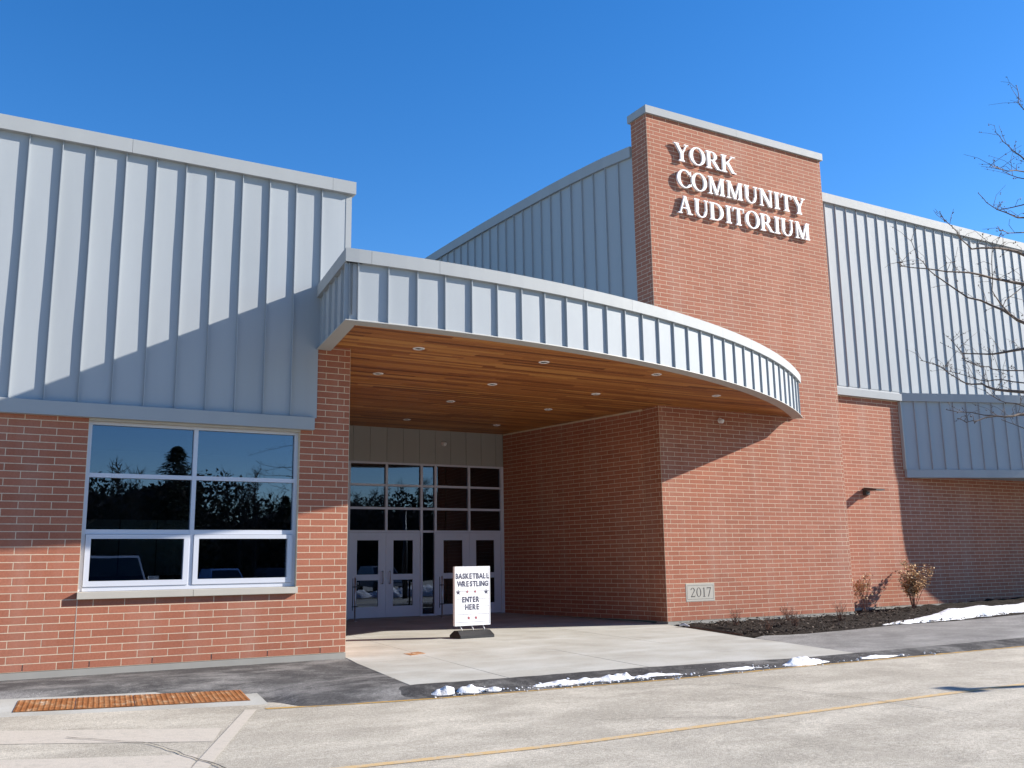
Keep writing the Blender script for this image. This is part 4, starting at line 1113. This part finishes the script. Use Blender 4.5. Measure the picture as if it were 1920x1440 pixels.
# ------------------------------------------------------------------ plants
def shrub(x, y, h, rad, nst, nleaf, lab, seed, leafy=True, name='shrub', spread=.6):
    rr = random.Random(seed); z = zs(x, y)+.02
    t = thing(name, lab, 'shrub', (x, y, z))
    tw_ = MB(); tips = []
    for k in range(nst):
        a = rr.uniform(0, 2*PI); sp_ = rr.uniform(.15, 1)*rad; hh = h*rr.uniform(.6, 1)
        p0 = Vector((x+rr.uniform(-.06,.06), y+rr.uniform(-.06,.06), z)); p3 = Vector((x+math.cos(a)*sp_, y+math.sin(a)*sp_*.8, z+hh))
        p1 = p0.lerp(p3, .35)+Vector((rr.uniform(-.05,.05), rr.uniform(-.05,.05), .08*h)); p2 = p0.lerp(p3, .7)+Vector((rr.uniform(-.05,.05), rr.uniform(-.05,.05), .05*h))
        r0 = .009 if leafy else .004
        tw_.tube([p0,p1,p2,p3], [r0, r0*.8, r0*.55, r0*.3], 4); tips += [p1.lerp(p2,.5), p2, p3, p2.lerp(p3,.5)]
        for j in range(4 if leafy else 2):
            b0 = rr.choice([p1,p2,p2,p3]); b1 = b0+Vector((rr.uniform(-.2,.2), rr.uniform(-.2,.2), rr.uniform(.05,.28)))*(h/1.2)
            tw_.tube([b0,b0.lerp(b1,.5)+Vector((0,0,.02)),b1], [r0*.5,r0*.4,r0*.2], 4); tips += [b1, b0.lerp(b1,.6)]
    tw_.build('stems', M_TWIG, t)
    if nleaf:
        lf = MB()
        for k in range(nleaf):
            c = rr.choice(tips)+Vector((rr.gauss(0,.05), rr.gauss(0,.05), rr.gauss(0,.05)))
            u1 = Vector((rr.uniform(-1,1), rr.uniform(-1,1), rr.uniform(-1,1))).normalized(); v1 = u1.orthogonal().normalized(); s1 = rr.uniform(.018,.045); s2 = s1*rr.uniform(.4,.8)
            lf.quad(c-u1*s1, c-v1*s2+u1*s1*.1, c+u1*s1, c+v1*s2+u1*s1*.1)
        tag(lf.build('leaves', M_DRYLEAF, t), kind='stuff')
shrub(14.95, 2.70, .88, .48, 7, 300, 'sparse dry-leaved shrub against the brick, left of the fuller one', 4)
shrub(16.45, 2.40, 1.0, .68, 14, 2300, 'fuller brown-leaved shrub by the brick at the end of the snow bank', 9)
for i, (x, y, h, lab) in enumerate([(9.1,1.15,.34,'leafless reddish twig clump in the mulch nearest the date stone'),(8.75,-.15,.30,'leafless reddish twig clump at the front left edge of the mulch bed'),(9.75,.1,.36,'leafless reddish twig clump in the mulch, second along the front edge'),(11.0,1.5,.34,'leafless reddish twig clump in the mulch close to the tower base'),(11.5,.45,.42,'straw-tinted twig clump in the mulch nearest the shrubs')]):
    shrub(x, y, h, .22, 26, 0, lab, 30+i, False, 'twig_clump')

# bare tree at the right: the trunk stands outside the picture, its limbs reach in
TR = Vector((3.55, -10.85, -.2))
tree = thing('bare_tree', 'leafless tree whose thin budded branches reach in at the right edge', 'tree', TR)
trk = MB(); trk.tube([TR, TR+Vector((.02,.01,.6)), TR+Vector((-.02,.03,1.6)), TR+Vector((.05,0,2.6)), TR+Vector((.0,.05,3.8)), TR+Vector((.08,.0,5.2)), TR+Vector((.05,.05,6.6)), TR+Vector((0,0,7.8))], [.15,.12,.105,.09,.07,.05,.03,.012], 10)
trk.build('trunk', M_BARK, tree, smooth=True)
LIMBS = [[[3.492, -10.745, 2.325], [3.09, -10.024, 2.957], [2.812, -9.618, 3.376], [2.7, -9.581, 3.436], [2.59, -9.475, 3.542], [2.367, -9.399, 3.607], [2.257, -9.259, 3.779], [2.173, -9.154, 3.923], [2.062, -9.146, 4.016], [2.013, -9.132, 4.176]], [[3.49, -10.81, 2.8], [2.944, -10.208, 3.42], [2.522, -9.833, 3.638], [2.258, -9.809, 3.646], [1.94, -9.815, 3.647], [1.695, -9.798, 3.64], [1.388, -9.723, 3.645], [1.148, -9.654, 3.652], [0.948, -9.773, 3.62]], [[3.539, -10.842, 3.202], [2.959, -10.229, 3.653], [2.565, -9.838, 3.909], [2.29, -9.867, 3.907], [2.045, -9.879, 3.879], [1.866, -9.812, 3.862], [1.598, -9.894, 3.887], [1.404, -9.966, 3.933], [1.256, -9.972, 4.027]], [[3.459, -10.783, 2.493], [3.19, -10.028, 3.061], [2.885, -9.547, 3.157], [2.816, -9.384, 3.148], [2.717, -9.291, 3.142], [2.679, -9.078, 3.185], [2.636, -9.035, 3.282], [2.65, -8.982, 3.346]], [[3.439, -10.734, 2.062], [3.115, -10.009, 2.585], [2.837, -9.529, 2.758], [2.783, -9.415, 2.783], [2.699, -9.269, 2.84], [2.692, -9.187, 2.878], [2.674, -9.077, 2.905], [2.566, -8.998, 3.001], [2.56, -8.845, 3.121], [2.485, -8.771, 3.16]], [[2.415, -9.975, 2.699], [2.401, -9.804, 2.759], [2.41, -9.612, 2.821], [2.439, -9.444, 2.838], [2.394, -9.326, 2.893], [2.437, -9.064, 3.003], [2.56, -8.845, 3.121]], [[2.781, -9.822, 2.496], [2.765, -9.558, 2.619], [2.694, -9.438, 2.665], [2.693, -9.315, 2.748], [2.65, -9.272, 2.811]], [[2.14, -9.936, 3.267], [1.88, -9.998, 3.348], [1.761, -10.039, 3.381], [1.621, -10.118, 3.453], [1.488, -10.238, 3.727]], [[2.584, -10.196, 3.845], [2.265, -9.985, 3.553], [1.962, -9.995, 3.382], [1.828, -10.031, 3.258]], [[3.57, -10.901, 3.74], [3.138, -10.19, 4.128], [2.935, -9.66, 4.377], [2.816, -9.656, 4.363], [2.751, -9.528, 4.467], [2.719, -9.453, 4.555], [2.7, -9.392, 4.668]], [[2.608, -10.244, 4.356], [2.63, -9.804, 4.387], [2.786, -9.558, 4.468], [2.751, -9.528, 4.467]], [[2.473, -10.519, 3.821], [2.013, -10.187, 3.914], [1.649, -10.273, 3.822], [1.376, -10.374, 3.766]], [[3.523, -10.873, 3.374], [3.252, -10.138, 4.214], [3.054, -9.656, 4.979], [3.108, -9.532, 5.12], [3.151, -9.414, 5.276], [3.154, -9.348, 5.404]], [[2.827, -10.406, 4.483], [2.19, -10.144, 4.493], [1.872, -10.198, 4.414], [1.567, -10.298, 4.342], [1.186, -10.476, 4.226]], [[2.608, -10.244, 4.356], [2.949, -9.695, 4.747], [2.965, -9.564, 4.836], [3.089, -9.416, 4.955]], [[2.718, -10.961, 3.855], [2.656, -10.346, 4.665], [2.703, -9.914, 5.283], [2.842, -9.793, 5.438], [3.02, -9.689, 5.702]], [[3.448, -10.707, 1.893], [3.009, -10.043, 2.388], [2.603, -9.649, 2.523], [2.433, -9.657, 2.497], [2.268, -9.618, 2.492], [2.046, -9.565, 2.44], [1.916, -9.564, 2.423], [1.822, -9.55, 2.455]], [[2.268, -9.618, 2.492], [2.403, -9.284, 2.581], [2.044, -9.297, 2.579]], [[2.539, -10.191, 2.167], [2.489, -9.705, 2.388], [2.655, -9.415, 2.507]], [[2.899, -9.846, 2.877], [2.728, -9.618, 2.928], [2.526, -9.45, 2.955], [2.475, -9.384, 2.982], [2.337, -9.329, 3.043], [2.679, -9.078, 3.185]]]
br = MB(); rr = random.Random(17)
def wob(pts):
    return pts
def twig(p, d, ln, r):
    q = p+d*ln*.5+Vector((rr.uniform(-.03,.03), rr.uniform(-.03,.03), .02)); e = p+d*ln+Vector((0,0,.06*ln))
    br.tube([p,q,e], [r, r*.75, r*.5], 4, cap=True)
    for k in range(rr.randint(1, 4)):
        b = p.lerp(e, rr.uniform(.3,1)); w_ = Vector((rr.uniform(-1,1), rr.uniform(-1,1), rr.uniform(0,1)))*.012
        br.tube([b,b+w_*.6,b+w_], [.003,.0045,.002], 4)
for L in LIMBS:
    P = [Vector(p) for p in L]
    big = len(P) > 7 and P[0].x > 3.2
    if P[0].x > 3.2:
        P = [Vector((TR.x+.02, TR.y, max(.9, P[0].z-.35)))]+P
        P[1] = P[1].lerp(P[0], .15)
    n_ = len(P); r0 = .026 if big else (.018 if P[0].x > 3.2 else .007)
    r1 = .0028
    Q = []; 
    for k in range(n_-1):
        for t in (0, .5):
            Q.append(P[k].lerp(P[k+1], t)+(Vector((rr.uniform(-1,1), rr.uniform(-1,1), rr.uniform(-1,1)))*.012 if t else Vector((0,0,0))))
    Q.append(P[-1]); m_ = len(Q)
    br.tube(Q, [r1+(r0-r1)*(1-k/(m_-1))**1.7 for k in range(m_)], 6)
    tot = 0
    for k in range(3, m_):
        for j in range(2):
            if rr.random() < .62:
                d = (Q[k]-Q[k-1]).normalized(); sd_ = Vector((rr.uniform(-1,1), rr.uniform(-1,1), rr.uniform(-.2,1))).normalized()
                twig(Q[k-1].lerp(Q[k], rr.random()), (d*.5+sd_).normalized(), rr.uniform(.06,.30), .0024)
        b = Q[k]; w_ = Vector((rr.uniform(-1,1), rr.uniform(-1,1), rr.uniform(-1,1)))*.012
        br.tube([b,b+w_*.6,b+w_], [.003,.005,.002], 4)
# limbs on the side away from the camera, so that the crown is whole
def grow(p, d, ln, r, lev):
    q = p+d*ln*.5+Vector((0,0,.04*ln)); e = p+d*ln+Vector((0,0,.12*ln)); br.tube([p,q,e], [r,r*.8,r*.6], 5)
    if lev == 0: return
    for k in range(3):
        s1 = Vector((rr.uniform(-1,1), rr.uniform(-1,1), rr.uniform(-.1,.9))).normalized(); grow(q.lerp(e, rr.uniform(.2,1)), (d+s1*.8).normalized(), ln*rr.uniform(.45,.7), r*.55, lev-1)
for k in range(9):
    a = rr.uniform(-1.3, .35); z = 2.0+k*.55
    grow(TR+Vector((0,0,z+.2)), Vector((math.cos(a), math.sin(a)*.9-.25, .45)).normalized(), 1.6-.1*k, .028-.0018*k, 3)
br.build('branches', M_BARK, tree, smooth=True)

# ------------------------------------------------------------------ what the windows reflect: lot, cars, snow, woods
def car(name, x, y, rot, paint, lab, L=4.6, Wd=1.85, H=1.5, pickup=False):
    t = thing(name, lab, 'car', (x, y, -.27))
    pm = mat('car_paint', paint, 0.25, 0.0, 0.6); g_ = mat('car_window', (0.01,0.012,0.014), 0.08, 0, 0.6)
    hd_ = .78 if not pickup else 1.12
    prof_l = [(-L/2,.35),(-L/2,.62*hd_+.1),(-L/2+.12,hd_),(L/2-.15,hd_+.02),(L/2,.7*hd_),(L/2,.35)]
    def loft(prof, w0, w1, zc):
        m_ = MB(); n_ = len(prof)
        for s_ in (-1, 1):
            for (a, z) in prof:
                w_ = lerp(w0, w1, max(0, min(1, (z-zc)/(H-zc)))); m_.v.append((s_*w_/2, a, z))
        m_.f.append(tuple(range(n_))); m_.f.append(tuple(n_+k for k in reversed(range(n_))))
        for k in range(n_): j = (k+1)%n_; m_.f.append((k, n_+k, n_+j, j))
        return m_
    def fin(m_, nm, mt_, par, sm=False):
        c, s_ = math.cos(rot), math.sin(rot)
        m_.v = [(x+v[0]*c-v[1]*s_, y+v[0]*s_+v[1]*c, v[2]-.27) for v in m_.v]; return m_.build(nm, mt_, par, fix=True, smooth=sm)
    b0 = fin(loft(prof_l, Wd, Wd*.97, .4), 'body', pm, t)
    ci, co_ = (.9, -1.6) if not pickup else (.55, -1.5)
    fin(loft([(co_-.35,hd_),(co_,H),(ci-.55,H),(ci+.25,hd_+.01)], Wd*.94, Wd*.76, hd_), 'cabin', pm, b0)
    w = MB(); zt, zb = H-.07, hd_+.07
    def wp_(a0, z0, a1, z1, hw0, hw1, e=.012): w.quad((-hw0,a0+e,z0),(hw0,a0+e,z0),(hw1,a1+e,z1),(-hw1,a1+e,z1))
    wp_(ci+.20, zb, ci-.48, zt, Wd*.43, Wd*.36)
    fin(w, 'windscreen', g_, b0)
    for s_ in (-1, 1):
        mm = MB(); mm.box(s_*(Wd/2+.13)-.13, s_*(Wd/2+.13)+.13, ci-.05, ci+.05, hd_+.03, hd_+.24); fin(mm, 'mirror', pm, b0)
        hl = MB(); hl.box(s_*Wd*.36-.17, s_*Wd*.36+.17, L/2-.03, L/2+.012, hd_*.62, hd_*.80); fin(hl, 'headlight', M_REFL, b0)
        for a in (-L*.31, L*.31):
            k_ = MB(); k_.tube([(s_*(Wd/2-.22), a, .34),(s_*(Wd/2+.005), a, .34)], [.34,.34], 18); fin(k_, 'wheel', M_BLACK, t)
    gr_ = MB(); gr_.box(-Wd*.2, Wd*.2, L/2-.02, L/2+.01, hd_*.42, hd_*.72); fin(gr_, 'grille', M_BLACK, b0)
    bp = MB(); bp.box(-Wd*.48, Wd*.48, L/2-.05, L/2+.06, .36, .52); fin(bp, 'bumper', M_STEEL if pickup else pm, b0)
car('pickup_truck', -1.15, -17.2, 0, (0.62,0.64,0.65), 'pale grey pickup truck parked facing the building, mirrored in the lower left window pane', 5.6, 2.03, 1.98, True)
car('parked_car', 6.3, -34.5, 0, (0.16,0.26,0.46), 'dark blue car parked farther back, mirrored in the lower right window pane')
car('parked_car', 9.1, -34.6, 0, (0.02,0.022,0.03), 'black car parked beside the blue one, mirrored at the window edge')
car('parked_car', 14.0, -24, 0, (0.05,0.055,0.06), 'dark car parked behind the snow pile, mirrored in the door glass')
car('parked_car', 17.2, -24.2, 0, (0.35,0.36,0.37), 'silver car parked behind the snow pile, mirrored in the sidelight')
_z = zfun
def zfun(x, y): return -.17
mound('snow_pile', [(8.2,-11.6,.05,.02),(9.0,-11.6,.5,.32),(10.5,-11.6,.6,.45),(11.6,-11.6,.4,.22),(12.5,-11.6,.6,.4),(15,-11.6,.7,.45),(18,-11.6,.6,.35),(22,-11.6,.6,.4),(26,-11.6,.1,.02)], 'ploughed snow pile across the road, mirrored low in the door glass', 'snow', 81, seg=.12)

def conifer_meshes(seed, h):
    rr = random.Random(seed); tk = MB(); tk.tube([(0,0,0),(0,0,h*.5),(0,0,h*.97)], [.2,.12,.02], 7)
    lf = MB()
    for k in range(5200):
        t = rr.random()**.8; z = h*(.1+.9*t); rad = (1-t)**.6*h*.34*(.7+.5*rr.random())*(.85+.25*math.sin(3*rr.random()+seed))+.08
        lay_ = .5+.5*math.sin(z*5.0+seed)
        rad *= .7+.4*lay_; a = rr.uniform(0, 2*PI); f_ = rr.uniform(.35, 1); c = Vector((math.cos(a)*rad*f_, math.sin(a)*rad*f_, z-.12*rad*f_))
        o_ = Vector((math.cos(a), math.sin(a), -.25)).normalized(); s_ = Vector((-math.sin(a), math.cos(a), rr.uniform(-.3,.3))); l1 = rr.uniform(.18,.42); w1 = rr.uniform(.05,.12)
        lf.quad(c-o_*l1*.3, c+s_*w1, c+o_*l1, c-s_*w1)
    a = tk.mesh('trunk', (0,0,0)); a.materials.append(M_BARK); b = lf.mesh('crown', (0,0,0)); b.materials.append(M_NEEDLE); return a, b
PV = [conifer_meshes(1, 10.6), conifer_meshes(2, 8.5)]
for i, (x, y, v, s_, lb) in enumerate([(8.6,-60,0,1.02,'tall dark pine mirrored in the upper left window pane'),(-6,-58,1,.95,'short dark pine mirrored at the left window edge'),(0.5,-62,1,1.0,'broad short pine mirrored left of the tall one'),(17,-60,1,.85,'low pine mirrored in the upper right window pane'),(39,-60,0,1.0,'dark pine mirrored in the glazing above the doors'),(44,-63,0,.9,'second dark pine mirrored above the right doors'),(22.5,-61,1,.9,'small pine mirrored at the right window edge')]):
    t = thing('pine_tree', lb, 'tree', (x, y, -.4), 'pines in the far treeline')
    for me, nm in ((PV[v][0],'trunk'),(PV[v][1],'crown')):
        o = put(me, nm, (x, y, -.4), t, (0,0,i*1.3)); o.scale = (s_, s_, s_)
wd = MB(); rr = random.Random(5)
for k in range(300):
    x = rr.uniform(-45, 95); y = rr.uniform(-74, -58); h = rr.uniform(6.4, 9.0)*(1+.18*math.sin(x*.21)+.1*math.sin(x*.57+1)); z = -.4
    wd.tube([(x,y,z),(x+rr.uniform(-.2,.2),y,z+h*.5),(x+rr.uniform(-.4,.4),y,z+h)], [.11,.07,.015], 4, cap=False)
    for j in range(70):
        t = rr.uniform(.18,.98); a = rr.uniform(0,2*PI); p = Vector((x, y, z+h*t)); l_ = (1.05-t*.7)*rr.uniform(.5,1.7)
        e = p+Vector((math.cos(a)*l_, math.sin(a)*l_, l_*rr.uniform(.4,1.2))); wd.tube([p,p.lerp(e,.5)+Vector((0,0,.05)),e], [.03,.022,.008], 3, cap=False)
        for q in range(2):
            p2 = p.lerp(e, rr.uniform(.3,.9)); e2 = p2+Vector((rr.uniform(-.6,.6), rr.uniform(-.6,.6), rr.uniform(.1,.7))); wd.tube([p2,e2], [.018,.009], 3, cap=False)
tag(wd.build('far_woods', bark_mat('far_bark', (0.045,0.038,0.032), (0.10,0.085,0.075)), None), 'bare winter woods beyond the parking lot, mirrored in the glass', None, None, 'stuff')
ug = MB()
for k in range(110000):
    x = rr.uniform(-45, 95); y = rr.uniform(-72, -57); z = -.4+rr.random()**1.1*7.2*(1+.2*math.sin(x*.21)+.12*math.sin(x*.57+1)); s1 = rr.uniform(.08,.30)
    u1 = Vector((rr.uniform(-1,1), rr.uniform(-1,1), rr.uniform(-1,1))).normalized(); v1 = u1.orthogonal().normalized(); c = Vector((x,y,z))
    ug.quad(c-u1*s1, c-v1*s1*.5, c+u1*s1, c+v1*s1*.5)
hl = MB(); nx_ = 120  # unseen dark backing, added to close bright gaps in the mirrored woods
for i in range(nx_+1):
    x = -130+310*i/nx_; hh = 7.3*(1+.2*math.sin(x*.21)+.12*math.sin(x*.57+1))+.8*noise.noise((x*.3, 2, 1))
    hl.v += [(x,-73,-.45),(x,-75,hh*.8),(x,-80,hh),(x,-100,hh*.6),(x,-120,-.45)]
for i in range(nx_):
    for j in range(4):
        a = i*5+j; hl.f.append((a, a+1, a+6, a+5))
struct(hl.build('woods_backing', leaf_mat('woods_backing_brown', [(0,(0.03,0.027,0.02)),(1,(0.035,0.03,0.022))]), None, smooth=True))
tag(ug.build('far_undergrowth', leaf_mat('undergrowth_mix', [(0,(0.018,0.02,0.013)),(0.6,(0.04,0.034,0.026)),(1,(0.075,0.06,0.046))]), None), 'dark undergrowth of the woods beyond the parking lot', None, None, 'stuff')

# unseen post across the road, added to cast the shadow on the asphalt
HP = 4.0; bx = 4.87+HP/1.531*2.909; by = -7.1-HP/1.531
shad_post = thing('shadow_post', 'slim dark post added out of view across the road to cast the shadow on the asphalt', 'shadow caster', (bx, by, -.2))
b = MB(); b.tube([(bx,by,-.25),(bx,by,HP-.25)], [.13,.075], 12); b.build('pole', M_BLACK, shad_post, smooth=True)
b = MB(); b.box(bx-.1, bx+.1, by-.25, by+.25, HP-.25, HP-.18); b.build('post_head', M_BLACK, shad_post)
